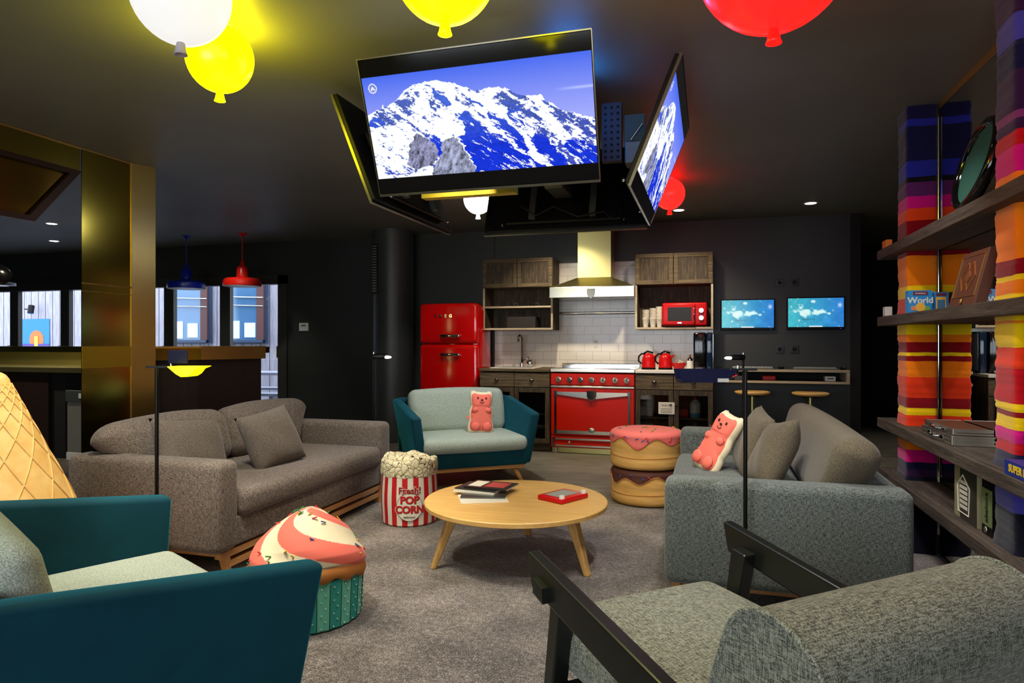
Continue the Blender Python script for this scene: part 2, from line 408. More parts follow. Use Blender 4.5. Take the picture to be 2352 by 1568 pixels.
# ------------------------------------------------------------------ the setting
M = MT
FR = mat('door_frame_paint', srgb(58, 58, 54), .4)
YK = 7.8            # kitchen / window wall plane
struct('floor', MB().box(-11.2, 1.7, -2.2, 4.95, -.1, 0), M['carpet'])
fk = struct('floor_kitchen', MB().box(-11.2, 4.6, 4.95, 7.96, -.1, -.002).box(1.3, 4.6, 7.96, 10.6, -.1, -.002), M['kfloor'])
struct('floor_passage', MB().box(1.7, 4.6, -2.2, 4.95, -.1, -.002), M['kfloor'])
struct('trim_1', MB().box(1.5, 3.9, 5.75, 7.0, -.003, .004), M['pale_floor'])
struct('ceiling', MB().box(-11.2, 4.6, -2.2, 7.96, CEIL, CEIL + .1).box(1.3, 4.6, 7.96, 10.6, CEIL, CEIL + .1), M['ceiling'])
# back wall: kitchen part and the pier up to the glazed doors; the run of glazed doors continues to the left
struct('wall_back', MB().box(-5.46, 1.449, YK, YK + .16, 0, CEIL).box(-11.2, -5.46, YK, YK + .16, 2.1, CEIL), M['wall'])
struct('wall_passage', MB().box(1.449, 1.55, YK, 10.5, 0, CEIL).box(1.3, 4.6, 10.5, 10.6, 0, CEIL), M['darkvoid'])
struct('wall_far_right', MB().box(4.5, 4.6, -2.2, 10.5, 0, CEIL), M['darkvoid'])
struct('wall_front', MB().box(-11.2, -3.6, -2.3, -2.2, 0, CEIL).box(1.0, 4.5, -2.3, -2.2, 0, CEIL).box(-3.6, 1.0, -2.3, -2.2, 0, .8).box(-3.6, 1.0, -2.3, -2.2, 2.3, CEIL), M['wall'])
wf = MB()
for x_ in (-3.6, -2.1, -.6, .93): wf.box(x_, x_ + .07, -2.28, -2.22, .8, 2.3)
struct('window_7', wf.box(-3.6, 1.0, -2.28, -2.22, .8, .86).box(-3.6, 1.0, -2.28, -2.22, 2.24, 2.3), FR)  # unseen window frame added behind the camera with the fill light
struct('wall_left', MB().box(-11.3, -11.2, -2.2, YK, 0, CEIL), M['wall'])
# raised painted panel line behind the kitchen
struct('trim_2', MB().box(-2.53, -2.515, YK - .02, YK, 0, CEIL), M['wall'])
# round column beside the fridge, with a slotted grille
cb = MB(); cb.lathe([(.25, 0), (.25, CEIL)], (-3.74, 7.5, 0), 40)
struct('column', cb, M['wall'], smooth='a')
g = thing('wall_vent', 'tall narrow slotted vent grille high on the round dark column', 'vent', (-3.87, 7.27, 2.1), R(-28))
MB().rbox(-.055, .055, -.006, .004, -.30, .30, .004).build('frame', M['blackmetal'], g)
for k in range(18): MB().box(-.042, .042, -.010, -.006, -.278 + k * .032, -.262 + k * .032).build('slat', M['grey_plastic'], g)

# glazed folding doors (x from -5.5 to -11.2), one leaf each
xs = [-5.555, -6.505, -7.475, -8.45, -9.425, -10.46, -11.2]
for i in range(6):
    a, b = xs[i + 1], xs[i]
    f = MB()
    w = .085
    f.box(a, a + w, YK + .03, YK + .10, 0, 2.1).box(b - w, b, YK + .03, YK + .10, 0, 2.1)
    f.box(a + w, b - w, YK + .03, YK + .10, 2.0, 2.1).box(a + w, b - w, YK + .03, YK + .10, 0, .09)
    w_ = struct('window_%d' % (i + 1), f, FR)
    MB().box(a + w, b - w, YK + .06, YK + .066, .09, 2.0).build('pane', GLASS, w_)
    MB().rbox(b - .075, b - .055, YK - .03, YK + .03, 1.0, 1.16, .006).build('handle', M['chrome'], w_)
struct('trim_3', MB().box(-5.60, -5.46, YK - .03, YK + .02, 0, 2.12).box(-11.2, -5.46, YK - .03, YK + .02, 2.0, 2.12), FR)

# mirror wall behind the shelving, gold trim on top and a slim upright at its end
struct('wall_right', MB().box(1.275, 1.36, -2.2, 4.33, 0, CEIL), M['darkvoid'])
struct('trim_4', MB().box(1.262, 1.275, .3, 4.33, CEIL - .035, CEIL - .001), M['gold'])
mr = MB().box(1.266, 1.275, -.5, 4.33, .02, CEIL - .036)
mirror = tag(mr.build('wall_mirror', M['mirror']), 'large mirror covering the wall behind the game shelves', 'mirror')
tag(MB().tube([(1.258, 4.325, .45), (1.258, 4.325, 2.50)], .0035).build('mirror_edge_rod', M['chrome']), 'slim metal rod down the far edge of the mirror behind the shelves', 'rod')

# ---- brass column, bar fascia, bar
X0 = -4.22
cm = MB(); cm.prism([(X0, 3.63), (X0, 4.05), (-4.149, 4.205), (-4.30, 4.27), (-4.42, 3.84)], 0, CEIL)
col = thing('brass_column', 'polished brass clad pillar standing at the bar end behind the grey sofa', 'pillar', (0, 0, 0)); col['kind'] = 'thing'
cm.build('core', M['darkvoid'], col)
MB().box(X0, X0 + .006, 3.63, 4.05, 0, CEIL - .002).build('front_panel', M['brass'], col)
MB().box(X0 + .006, X0 + .010, 3.632, 4.042, 1.03, 1.185).build('woven_band', mat('woven_brass', srgb(214, 184, 60), .4, .8), col)  # added band imitating the bright bar edge reflected in the brass
for z_ in (1.575, 1.63): MB().cyl((X0 + .008, 3.632, z_), (X0 + .008, 4.042, z_), .006 if z_ > 1.6 else .003).build('trim_bead', M['gold'], col)  # added beads imitating a bright reflected line across the brass
v = Vector((-4.149 + 4.22, 4.205 - 4.05, 0)); ang = math.atan2(v.y, v.x)
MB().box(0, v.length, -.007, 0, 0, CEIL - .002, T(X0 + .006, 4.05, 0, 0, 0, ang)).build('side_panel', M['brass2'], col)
MB().box(X0, X0 + .012, 4.043, 4.055, 0, CEIL - .002).build('corner_strip', M['gold'], col)
fa = thing('bar_canopy', 'brass fascia with dark framed bronze mirror panel hanging over the bar', 'bar canopy')
MB().box(X0 - .05, X0, .4, 3.62, 2.40, CEIL - .002).build('fascia', M['brass'], fa)
MB().box(X0, X0 + .008, .4, 4.06, CEIL - .012, CEIL - .003).build('edge_strip', M['gold'], fa)
def ring_prism(outer, inner, d0, d1, name, m, par):
    mb = MB(); n = len(outer); vs = []
    for d in (d0, d1):
        for P in (outer, inner):
            for (a, b) in P: vs.append(Vector((d, a, b)))
    F = []
    for k in range(n):
        j = (k + 1) % n
        F += [(k, j, n + j, n + k), (2 * n + k, 2 * n + j, 3 * n + j, 3 * n + k), (k, j, 2 * n + j, 2 * n + k), (n + k, n + j, 3 * n + j, 3 * n + k)]
    mb._add(vs, F); return mb.build(name, m, par)
outer = [(.4, 2.0), (3.28, 2.0), (3.62, 2.41), (.4, 2.41)]; inner = [(.5, 2.035), (3.245, 2.035), (3.53, 2.375), (.5, 2.375)]
ring_prism(outer, inner, X0 - .05, X0 + .02, 'panel_frame', mat('bronze_frame', srgb(42, 26, 18), .35, .3), fa)
MB().prism(inner, X0 - .03, X0 - .01, 'X').build('mirror_panel', M['bronze_mirror'], fa)

def offset_poly(pts, d):
    out = []
    for i, p in enumerate(pts):
        p = Vector(p); a = Vector(pts[i - 1]) if i else None; b = Vector(pts[i + 1]) if i < len(pts) - 1 else None
        n = Vector((0, 0)); c = 0
        for q0, q1 in ((a, p), (p, b)):
            if q0 is None or q1 is None: continue
            t = (q1 - q0).normalized(); n += Vector((t.y, -t.x)); c += 1
        n = n.normalized(); out.append(tuple(p + n * d))
    return out
bar = thing('bar_counter', 'dark wood bar counter with brass edge running back beside the brass pillar', 'bar counter')
path = [(-4.19, 4.215), (-4.003, 4.528), (-3.768, 5.04)]
front = offset_poly(path, .02); body = offset_poly(path, -.06)
back = offset_poly(path, -.45)
MB().prism(body + [(-4.25, 5.24)] + list(reversed(offset_poly(path, -.38)))[1:], 0, 1.07).build('body', M['bardark'], bar)
MB().prism(front + [(-4.18, 5.26)] + list(reversed(back))[1:], 1.165, 1.18).build('top', M['brass2'], bar)
e1 = MB().prism([front[0], front[1], offset_poly(path, -.0)[1], offset_poly(path, -.0)[0]], 1.07, 1.165); e1.build('edge_band', M['brass'], bar)
e2 = MB().prism([front[1], front[2], (front[2][0] - .5, front[2][1] + .24), (front[2][0] - .5, front[2][1] + .20), path[2], path[1]], 1.07, 1.165); e2.build('edge_band', M['brass2'], bar)

# back counter inside the bar
bc = thing('back_bar_counter', 'steel back counter with brass ledge and dark cupboards inside the bar', 'counter')
MB().box(-10.5, -4.6, 5.25, 5.9, .90, .95).build('worktop', M['steel'], bc)
MB().box(-10.5, -4.6, 5.86, 5.9, .95, 1.10).build('splash_panel', M['steel'], bc)
MB().box(-10.5, -4.5, 5.78, 6.1, 1.10, 1.165).build('ledge', M['brass'], bc)
for k in range(7): MB().box(-10.5 + k * .56, -9.96 + k * .56, 5.30, 5.34, .05, .89).build('cupboard_door', M['bardark'], bc)
MB().box(-10.5, -6.42, 5.34, 5.85, .05, .89).build('cupboard_body', M['darkvoid'], bc)
gw = thing('glass_washer', 'grey metal undercounter glass washer beside the dark bar cupboards', 'glass washer', (-6.05, 5.3, 0))
MB().rbox(-.30, .30, 0, .5, .08, .70, .01).build('body', M['grey_plastic'], gw)
MB().rbox(-.30, .30, -.02, .0, .60, .72, .008).build('control_panel', M['greymetal'], gw)
MB().rbox(-.12, -.02, -.024, -.02, .64, .69, .003).build('label_plate', M['white'], gw)
MB().rbox(.02, .14, -.024, -.02, .64, .69, .003).build('label_plate', M['white'], gw)
MB().rbox(-.3, .3, -.01, .5, 0, .08, .005).build('plinth', M['white'], gw)
tp = MB().tube([(-5.75, 5.55, .95), (-5.75, 5.55, 1.0), (-5.78, 5.53, 1.06), (-5.9, 5.5, 1.12), (-6.02, 5.47, 1.14)], .014)
tag(tp.build('bar_faucet', M['blackmetal'], smooth=True), 'black curved bar tap over the steel back counter', 'faucet')

# chrome dome pendant at the left edge
dp = thing('dome_pendant_lamp', 'chrome dome pendant lamp cut by the left edge, above the bar', 'pendant lamp', (-7.77, 5.55, 1.86))
MB().lathe([(.235, 0), (.235, .03), (.22, .12), (.16, .2), (.06, .25), (.02, .28), (.0, .28)], n=32).build('lamp_shade', M['darkchrome'], dp, smooth=True)
MB().tube([(0, 0, .28), (0, 0, CEIL - 1.86)], .006).build('cord', M['black'], dp)
MB().lathe([(0, .02), (.2, .02), (.2, .04), (0, .04)], n=24).build('diffuser', M['glow_white'], dp)

# enamel pendants by the doors
def pendant(loc, m, label, s=1.0):
    t = thing('enamel_pendant_lamp', label, 'pendant lamp', loc, 0, 'enamel pendants by the glazed doors')
    MB().lathe([(.225, 0), (.23, .01), (.225, .07), (.20, .095), (.08, .11), (.07, .12), (.068, .22), (.05, .25), (.03, .262), (.022, .30), (.008, .335), (.0, .335)], n=36).build('lamp_shade', m, t, smooth='a')
    MB().tube([(0, 0, .33), (0, 0, CEIL - loc[2] - .02)], .006).build('cord', m, t)
    MB().lathe([(.006, -.05), (.06, -.005), (.06, .0), (0, 0)], (0, 0, CEIL - loc[2]), 20).build('ceiling_rose', m, t, smooth='a')
    MB().lathe([(0, .012), (.19, .012), (.20, .02), (0, .02)], n=28).build('diffuser', M['white'], t)
    MB().lathe([(.212, -.004), (.222, -.004), (.222, .006), (.212, .006)], n=28).build('rim', M['white'], t)
    return t
pendant((-5.62, 7.08, 1.915), M['redlamp_paint'], 'red enamel pendant lamp hanging before the glazed doors')
pendant((-6.45, 7.05, 1.90), M['blue_paint'], 'blue enamel pendant lamp hanging before the glazed doors')

# thermostat
th = thing('thermostat', 'small white thermostat on the dark wall right of the glazed doors', 'thermostat', (-5.20, YK, 1.42))
MB().rbox(-.07, .07, -.03, -.001, -.06, .05, .008).build('case', M['white'], th, smooth='a')
MB().rbox(-.035, .035, -.033, -.03, -.0, .025, .002).build('display', M['grey_plastic'], th)

# ---- outside, seen through the glazed doors
pw = mat('outdoor_boards', srgb(178, 172, 182), .8); nt = pw.node_tree
wv = N(nt, 'ShaderNodeTexWave', wave_type='BANDS', bands_direction='X'); nt.links.new(coords(nt), wv.inputs['Vector']); wv.inputs['Scale'].default_value = 1.55; wv.inputs['Distortion'].default_value = 0
nn = noise_tex(nt, coords(nt, (14, 1, 1)), 3, 4)
setcol(pw, mixc(nt, ramp(nt, nn, [(.3, srgb(150, 146, 160)), (.7, srgb(196, 190, 200))]), ramp(nt, wv.outputs['Fac'], [(.0, srgb(60, 58, 66)), (.03, srgb(255, 255, 255))]), 1.0, 'MULTIPLY'))
struct('ground_terrace', MB().box(-19, -3, 7.96, 16, -.12, -.02), mat('terrace_decking', srgb(110, 112, 124), .7))
struct('wall_outdoor', MB().box(-19, -3, 11.0, 11.2, -.02, 3.6), pw)
def alcove(x0, x1):
    w = thing('terrace_window', 'tall window with brown post in the boarded wall outside, %s' % ('behind the red pendant' if x0 > -9.5 else 'behind the blue pendant'), 'window', (0, 0, 0), 0, 'terrace windows')
    MB().box(x0 - .04, x1 + .04, 10.93, 10.98, 1.18, 2.42).build('frame', mat('slate_frame', srgb(52, 74, 104), .5), w)
    bp = mat('blue_reflection_glass', srgb(84, 128, 170), .08, 0, spec=.9)
    MB().box(x0, x1 - .16, 10.91, 10.93, 1.24, 2.38).build('pane', bp, w)
    MB().box(x1 - .16, x1, 10.88, 10.95, 1.2, 2.42).build('post', mat('brown_post', srgb(96, 60, 58), .6), w)
    for z in (1.90, 2.06): MB().tube([(x0, 10.87, z + .03), (x1, 10.87, z)], .012).build('rail', M['chrome'], w)
    pl = mat('pale_blind', srgb(205, 228, 240), .6, emit=.9, ecol=srgb(170, 215, 245))
    MB().box(x0 + .04, x0 + .30, 10.895, 10.909, 1.28, 1.62).build('lit_blind', pl, w)
    MB().box(x0 + .42, x0 + .66, 10.895, 10.909, 1.30, 1.58).build('lit_blind', pl, w)
    MB().box(x0, x1, 10.84, 10.92, 1.20, 1.25).build('sill', mat('slate_frame', srgb(52, 74, 104), .5), w)
alcove(-10.36, -9.46); alcove(-9.02, -8.16)
po = thing('poster', 'blue poster with orange sun and yellow figure outside on boarded wall', 'poster', (-14.03, 10.985, 1.31))
def flat(x0, x1, z0, z1, y, name, m, par): return MB().box(x0, x1, y - .004, y, z0, z1).build(name, m, par)
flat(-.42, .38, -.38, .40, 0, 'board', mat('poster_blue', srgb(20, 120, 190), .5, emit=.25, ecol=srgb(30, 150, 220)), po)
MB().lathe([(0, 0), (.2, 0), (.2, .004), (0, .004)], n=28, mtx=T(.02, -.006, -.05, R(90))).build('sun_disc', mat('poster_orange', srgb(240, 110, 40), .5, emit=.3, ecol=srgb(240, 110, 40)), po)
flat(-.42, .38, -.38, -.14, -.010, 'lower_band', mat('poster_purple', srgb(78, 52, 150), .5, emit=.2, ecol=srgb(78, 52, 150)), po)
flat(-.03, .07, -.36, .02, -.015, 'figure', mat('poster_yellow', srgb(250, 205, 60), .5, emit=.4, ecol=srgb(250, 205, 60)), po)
sl = thing('outdoor_spotlight', 'black wall spotlight above the blue poster outside', 'spotlight', (-13.95, 10.98, 1.92))
MB().tube([(-.25, 0, 0), (-.25, -.12, 0), (0, -.16, 0)], .015).build('bracket', M['blackmetal'], sl)
MB().cyl((0, -.16, .07), (.02, -.2, -.09), .06).build('lamp_head', M['blackmetal'], sl)
# picnic bench
pt = thing('picnic_table', 'grey wooden picnic table outside the rightmost glazed door', 'table', (-7.15, 9.4, -.02), R(8))
gw2 = wood('weathered_wood', srgb(150, 152, 170), srgb(190, 192, 208), along='X', scale=5)
MB().box(-.8, .8, -.34, .34, .70, .74).build('table_top', gw2, pt)
for sy in (-1, 1): MB().box(-.8, .8, sy * .62 - .13, sy * .62 + .13, .40, .44).build('bench_plank', gw2, pt)
for sx in (-.6, .6):
    for sy in (-1, 1): MB().tube([(sx, sy * .2, .70), (sx, sy * .6, .0)], .035, 6).build('leg', gw2, pt)
    MB().box(sx - .03, sx + .03, -.7, .7, .34, .40).build('cross_beam', gw2, pt)

# ------------------------------------------------------------------ lamps
def spot(x, y, w, ax, ay, cone, blend, colr):
    d = bpy.data.lights.new('downlight_beam', 'SPOT'); d.energy = w; d.spot_size = R(cone); d.spot_blend = blend; d.color = colr; d.shadow_soft_size = .045
    o = bpy.data.objects.new('downlight_beam', d); COL.objects.link(o); o.location = (x, y, CEIL - .03)
    o.rotation_euler = (Vector((ax, ay, 0.3)) - Vector((x, y, CEIL - .03))).to_track_quat('-Z', 'Y').to_euler()
    return o
def downlight_body(x, y, label, lit=True, grp='recessed ceiling downlights'):
    t = thing('ceiling_downlight', label, 'ceiling light', (x, y, CEIL), 0, grp)
    MB().lathe([(.056, -.004), (.070, -.003), (.070, -.0005), (.056, -.0005)], n=24).build('trim_ring', M['white'], t)
    MB().lathe([(0, -.007), (.048, -.006), (.056, -.003), (.056, -.0008), (0, -.0008)], n=24).build('lens', M['glow_white'], t)
    return t
places = {(-1.6, 6.45): 0}
for a in SPOTS: spot(*a)
for (x, y, l) in [(.967, 7.106, 'recessed downlight over the two monitors, rightmost in the ceiling'), (-.291, 7.097, 'recessed downlight in the ceiling above the microwave cabinet'),
                  (-7.26, 5.87, 'recessed downlight in the ceiling over the bar, the nearer of two'), (-8.48, 6.89, 'recessed downlight in the ceiling over the bar, the farther of two')]:
    downlight_body(x, y, l)
for a in [(2.4, 7.6, 60, 2.3, 7.8, 90, .6, NEUT), (.967, 7.106, 8, 1.0, 7.3, 60, .6, NEUT), (-7.26, 5.87, 25, -7.2, 5.6, 80, .6, WARM)]: spot(*a)

def balloon(loc, r, colr, strength, label, watts=0, lc=(1, 1, 1), neck=None):
    t = thing('balloon_lamp', label, 'ceiling lamp', loc, 0, 'balloon shaped ceiling lamps')
    gm = mat('balloon_glow_' + label.split()[0] + str(strength), tuple(c * .25 for c in colr[:3]) + (1,), .25, emit=strength, ecol=colr)
    prof = []
    for k in range(25):
        a = -PI / 2 + PI * k / 24
        zz = math.sin(a) * r; rr = math.cos(a) * r
        if a < 0: zz *= 1.06
        prof.append((max(rr, .0001), zz))
    MB().lathe(prof, n=48).build('globe', gm, t, smooth=True)
    zb = -r * 1.06
    nm = neck or mat('balloon_neck_' + label.split()[0], colr, .3, emit=strength * .45, ecol=colr)
    MB().lathe([(.010, zb + .012), (.014, zb - .004), (.019, zb - .030), (.023, zb - .040), (.017, zb - .040), (.0, zb - .03)], n=20).build('neck', nm, t, smooth=True)
    MB().lathe([(0, 0), (.05, 0), (.05, CEIL - loc[2] - r + .012), (0, CEIL - loc[2] - r + .012)], (0, 0, r - .012), 20).build('ceiling_plate', M['white'], t)
    return t
Yc = (1, .9, 0, 1); Rc = (1, .004, .003, 1); Wc = (1, .985, .95, 1)
GN = mat('balloon_grey_neck', srgb(168, 160, 172), .5)
def bp(px, py, Z):
    a = (px - 1176) / 1530; th = R(16.4)
    return (Z * (a * math.cos(th) - math.sin(th)), Z * (a * math.sin(th) + math.cos(th)))
for (px, Z, r, c_, st, lb, nk) in [
    (415, 2.28, .163, Wc, .84, 'white balloon lamp on the ceiling in front of a yellow one', GN),
    (505, 2.86, .138, Yc, 24, 'yellow balloon lamp partly behind the white one', None),
    (1022, 2.12, .165, Yc, 14, 'yellow balloon lamp at the ceiling above the front television', None),
    (1777, 1.92, .222, Rc, 5, 'red balloon lamp, largest one, near the ceiling at the right', None),
    (1098, 5.75, .125, Wc, 7.0, 'bright white balloon lamp glowing behind the television ring', None),
    (1538, 5.55, .125, Rc, 8, 'small red balloon lamp behind the right television', None)]:
    x, y = bp(px, 0, Z); balloon((x, y, CEIL - r - .004), r, c_, st, lb, neck=nk)
BLc = (.02, .25, 1, 1)
balloon((-.67, 3.25, CEIL - .104), .10, BLc, 13, 'blue balloon lamp hidden behind the front television')
# ------------------------------------------------------------------ screens
def fbm(x, y, seed, oct=5, freq=4.0, gain=.55):
    rng = np.random.RandomState(seed); g = rng.rand(256, 256); out = np.zeros_like(x); amp = 1.0; tot = 0
    for o in range(oct):
        X = x * freq + 17.3 * o + 50; Y = y * freq + 9.1 * o + 50
        i = np.floor(X).astype(int); j = np.floor(Y).astype(int); fx = X - i; fy = Y - j; fx = fx * fx * (3 - 2 * fx); fy = fy * fy * (3 - 2 * fy)
        i0, i1, j0, j1 = i % 256, (i + 1) % 256, j % 256, (j + 1) % 256
        v = g[j0, i0] * (1 - fx) * (1 - fy) + g[j0, i1] * fx * (1 - fy) + g[j1, i0] * (1 - fx) * fy + g[j1, i1] * fx * fy
        out += amp * v; tot += amp; amp *= gain; freq *= 2.03
    return out / tot
def inpoly(U, P, poly):
    r = np.zeros(U.shape, bool); n = len(poly)
    for k in range(n):
        x0, y0 = poly[k - 1]; x1, y1 = poly[k]
        if y0 == y1: continue
        c = ((y0 > P) != (y1 > P)) & (U < (x1 - x0) * (P - y0) / (y1 - y0) + x0); r ^= c
    return r
def quad(pts):
    """photo-crop points of features on the tilted screen -> picture coordinates"""
    TL, TR, BL, BR = (345, 518), (1782, 325), (455, 1155), (1830, 1045); out = []
    for (x, y) in pts:
        u = v = .5
        for _ in range(12):
            fx = (1 - v) * ((1 - u) * TL[0] + u * TR[0]) + v * ((1 - u) * BL[0] + u * BR[0]) - x; fy = (1 - v) * ((1 - u) * TL[1] + u * TR[1]) + v * ((1 - u) * BL[1] + u * BR[1]) - y
            a = (1 - v) * (TR[0] - TL[0]) + v * (BR[0] - BL[0]); b = (1 - u) * (BL[0] - TL[0]) + u * (BR[0] - TR[0]); c = (1 - v) * (TR[1] - TL[1]) + v * (BR[1] - BL[1]); d = (1 - u) * (BL[1] - TL[1]) + u * (BR[1] - TR[1]); D = a * d - b * c
            u -= (fx * d - b * fy) / D; v -= (a * fy - c * fx) / D
        out.append((u, v))
    return out
def lin(c): c = np.asarray(c, float) / 255; return np.where(c <= .04045, c / 12.92, ((c + .055) / 1.055) ** 2.4)
SHADOW = [quad(q) for q in (
    [(970, 745), (1030, 706), (1075, 735), (1130, 770), (1180, 830), (1240, 850), (1290, 900), (1330, 935), (1420, 985), (1480, 1040), (1560, 1085), (1100, 1110), (1075, 1010), (1020, 930), (985, 880), (1045, 850), (1010, 790)],
    [(1270, 640), (1345, 650), (1365, 700), (1310, 712), (1420, 800), (1390, 820), (1300, 730)],
    [(1450, 845), (1535, 870), (1560, 930), (1640, 1010), (1660, 1062), (1570, 1066), (1500, 990), (1455, 920)],
    [(1655, 885), (1760, 905), (1825, 935), (1835, 1055), (1720, 1056), (1690, 985), (1640, 930)],
    [(745, 870), (835, 850), (885, 905), (900, 960), (850, 1040), (838, 940)],
    [(800, 556), (880, 600), (950, 655), (930, 695), (880, 672), (840, 620)],
    [(1060, 618), (1150, 660), (1130, 672), (1040, 640)],
    [(1180, 700), (1290, 760), (1400, 880), (1440, 990), (1350, 920), (1260, 830), (1170, 750)],
    [(390, 780), (470, 740), (500, 800), (440, 820), (400, 800)])]
ROUGH = [quad(q) for q in (
    [(400, 750), (480, 690), (600, 630), (700, 545), (730, 600), (690, 700), (775, 690), (660, 745), (560, 805), (490, 810)],
    [(1190, 640), (1270, 560), (1400, 600), (1440, 700), (1640, 900), (1700, 1060), (1620, 1060), (1400, 760), (1280, 690)],
    [(1505, 630), (1640, 700), (1815, 745), (1825, 940), (1700, 880), (1540, 700)],
    [(820, 600), (870, 690), (830, 700), (800, 660)], [(960, 590), (1060, 640), (1150, 665), (1060, 690), (980, 650)],
    [(500, 1080), (620, 1060), (720, 1090), (700, 1130), (560, 1130)])]
ROCKS = [quad([(703, 858), (830, 908), (852, 960), (846, 1050), (700, 1095), (655, 1050), (668, 930)]), quad([(885, 900), (960, 868), (1005, 925), (1050, 985), (1105, 1110), (800, 1150), (865, 1020)])]
RIDGE = quad([(385, 745), (440, 705), (480, 700), (490, 672), (505, 690), (590, 640), (660, 570), (690, 550), (770, 532), (850, 512), (930, 535), (1030, 560), (1100, 570), (1240, 552), (1265, 570), (1275, 558), (1330, 585), (1370, 600), (1440, 605), (1500, 598), (1520, 635), (1570, 665), (1680, 710), (1730, 722), (1815, 745)])
def mountain(u, v):
    """u right, v down, 0..1 over the whole panel; black bands above and below"""
    t0, t1 = .125, .885
    p = (v - t0) / (t1 - t0)
    ridge = np.interp(u, [q[0] for q in RIDGE], [q[1] for q in RIDGE]) + (fbm(u, u * 0, 3, 5, 30.) - .5) * .05 * (.4 + np.abs(np.sin(u * 9)))
    q = np.clip(p / .6, 0, 1)[..., None]
    sky = lin([72, 108, 242]) * (1 - q) + lin([170, 178, 255]) * q
    wu = u + (fbm(u, p, 31, 4, 22.) - .5) * .045; wp = p + (fbm(u, p, 32, 4, 22.) - .5) * .07
    streak = fbm((u - .55 * p) * 3.2, (p + .5 * u) * .6, 41, 5, 14., .6)       # streaks falling down to the right
    fine = fbm(u, p, 21, 5, 60., .7)
    tex = .55 * streak + .45 * fine
    snow = lin([244, 249, 255]) * (1.16 - .32 * np.clip((fine - .42) * 2, 0, 1) * np.clip((tex - .45) * 3, 0, 1))[..., None]
    c = snow
    deep = np.clip((p - .3) / .45, 0, 1)[..., None]
    blue = lin([70, 104, 214]) * (1 - deep) + lin([14, 50, 214]) * deep
    blue = blue * (.55 + .9 * fine[..., None])
    rough = np.zeros(u.shape, bool)
    for pl in ROUGH: rough |= inpoly(wu, wp, pl)
    k = np.clip((tex - np.where(rough, .475, .60)) / .03, 0, 1)[..., None]
    rockc = lin([78, 92, 156]) * (.35 + 1.2 * fine[..., None])
    c = c * (1 - k) + (rockc * .6 + blue * .4) * k
    sh = np.zeros(u.shape, bool)
    for pl in SHADOW: sh |= inpoly(wu, wp, pl)
    hole = np.clip((streak - .60) / .03, 0, 1)                                 # bright ribs inside the shadow
    m = (sh * (1 - hole))[..., None]; c = c * (1 - m) + blue * m
    for pl, cc in zip(ROCKS, ([150, 152, 188], [160, 166, 196])):
        a = inpoly(wu * .6 + u * .4, wp * .6 + p * .4, pl)[..., None]; c = np.where(a, lin(cc) * np.clip(.2 + 3.2 * (fbm(u * 2.4 + p * .5, p * .6, 51, 5, 26., .8) - .32), .12, 1.5)[..., None], c)
    c = np.where((p < ridge)[..., None], sky, c)
    cloud = np.exp(-((p - .30) / .012) ** 2) * np.clip((u - .84) / .1, 0, 1)
    c = c + (cloud * .25 * (p < ridge))[..., None]
    ex, ey = (u - .045) * 1.78, (v - .205); rr = np.sqrt(ex ** 2 + ey ** 2)     # round emblem with a small peak
    em = ((rr < .036) & (rr > .028)) | ((rr < .024) & (np.abs(ex) < (ey + .018) * .7) & (ey < .014) & (np.abs(ex) > (ey - .002) * .5))
    c = np.where(em[..., None], lin([235, 240, 255]), np.where((rr < .028)[..., None], c * .6 + .12, c))
    band = (v < t0) | (v > t1)
    return np.where(band[..., None], 0.0012, c)
def leaves(u, v):
    base = lin([70, 190, 200]) * (1 - u[..., None]) + lin([50, 130, 215]) * u[..., None]
    n = fbm(u * 1.8, v, 8, 5, 9.); n2 = fbm(u * 1.8, v, 4, 3, 4.)
    g = np.exp(-((u - .28) / .2) ** 2 - ((v - .50) / .18) ** 2) + .7 * np.exp(-((u - .62) / .16) ** 2 - ((v - .50 - .1 * (u - .6)) / .07) ** 2) + .55 * np.exp(-((u - .44) / .07) ** 2 - ((v - .17) / .12) ** 2)
    k = np.clip((g + (n - .5) * 1.9 - .38) * 2.6, 0, 1)[..., None]
    c = base * (.7 + .5 * n2[..., None]); c = c * (1 - k) + lin([215, 250, 245]) * k
    bok = np.exp(-((u - .93) / .03) ** 2 - ((v - .25) / .06) ** 2)[..., None] * .5
    txt = ((v > .70) & (v < .76) & (u > .26) & (u < .50) & (np.sin(u * 190) > -.1))[..., None]
    c = np.where(txt, c * .45, c + bok)
    return np.where(((v > .965) & (u > .38) & (u < .62))[..., None], lin([240, 250, 255]), c)
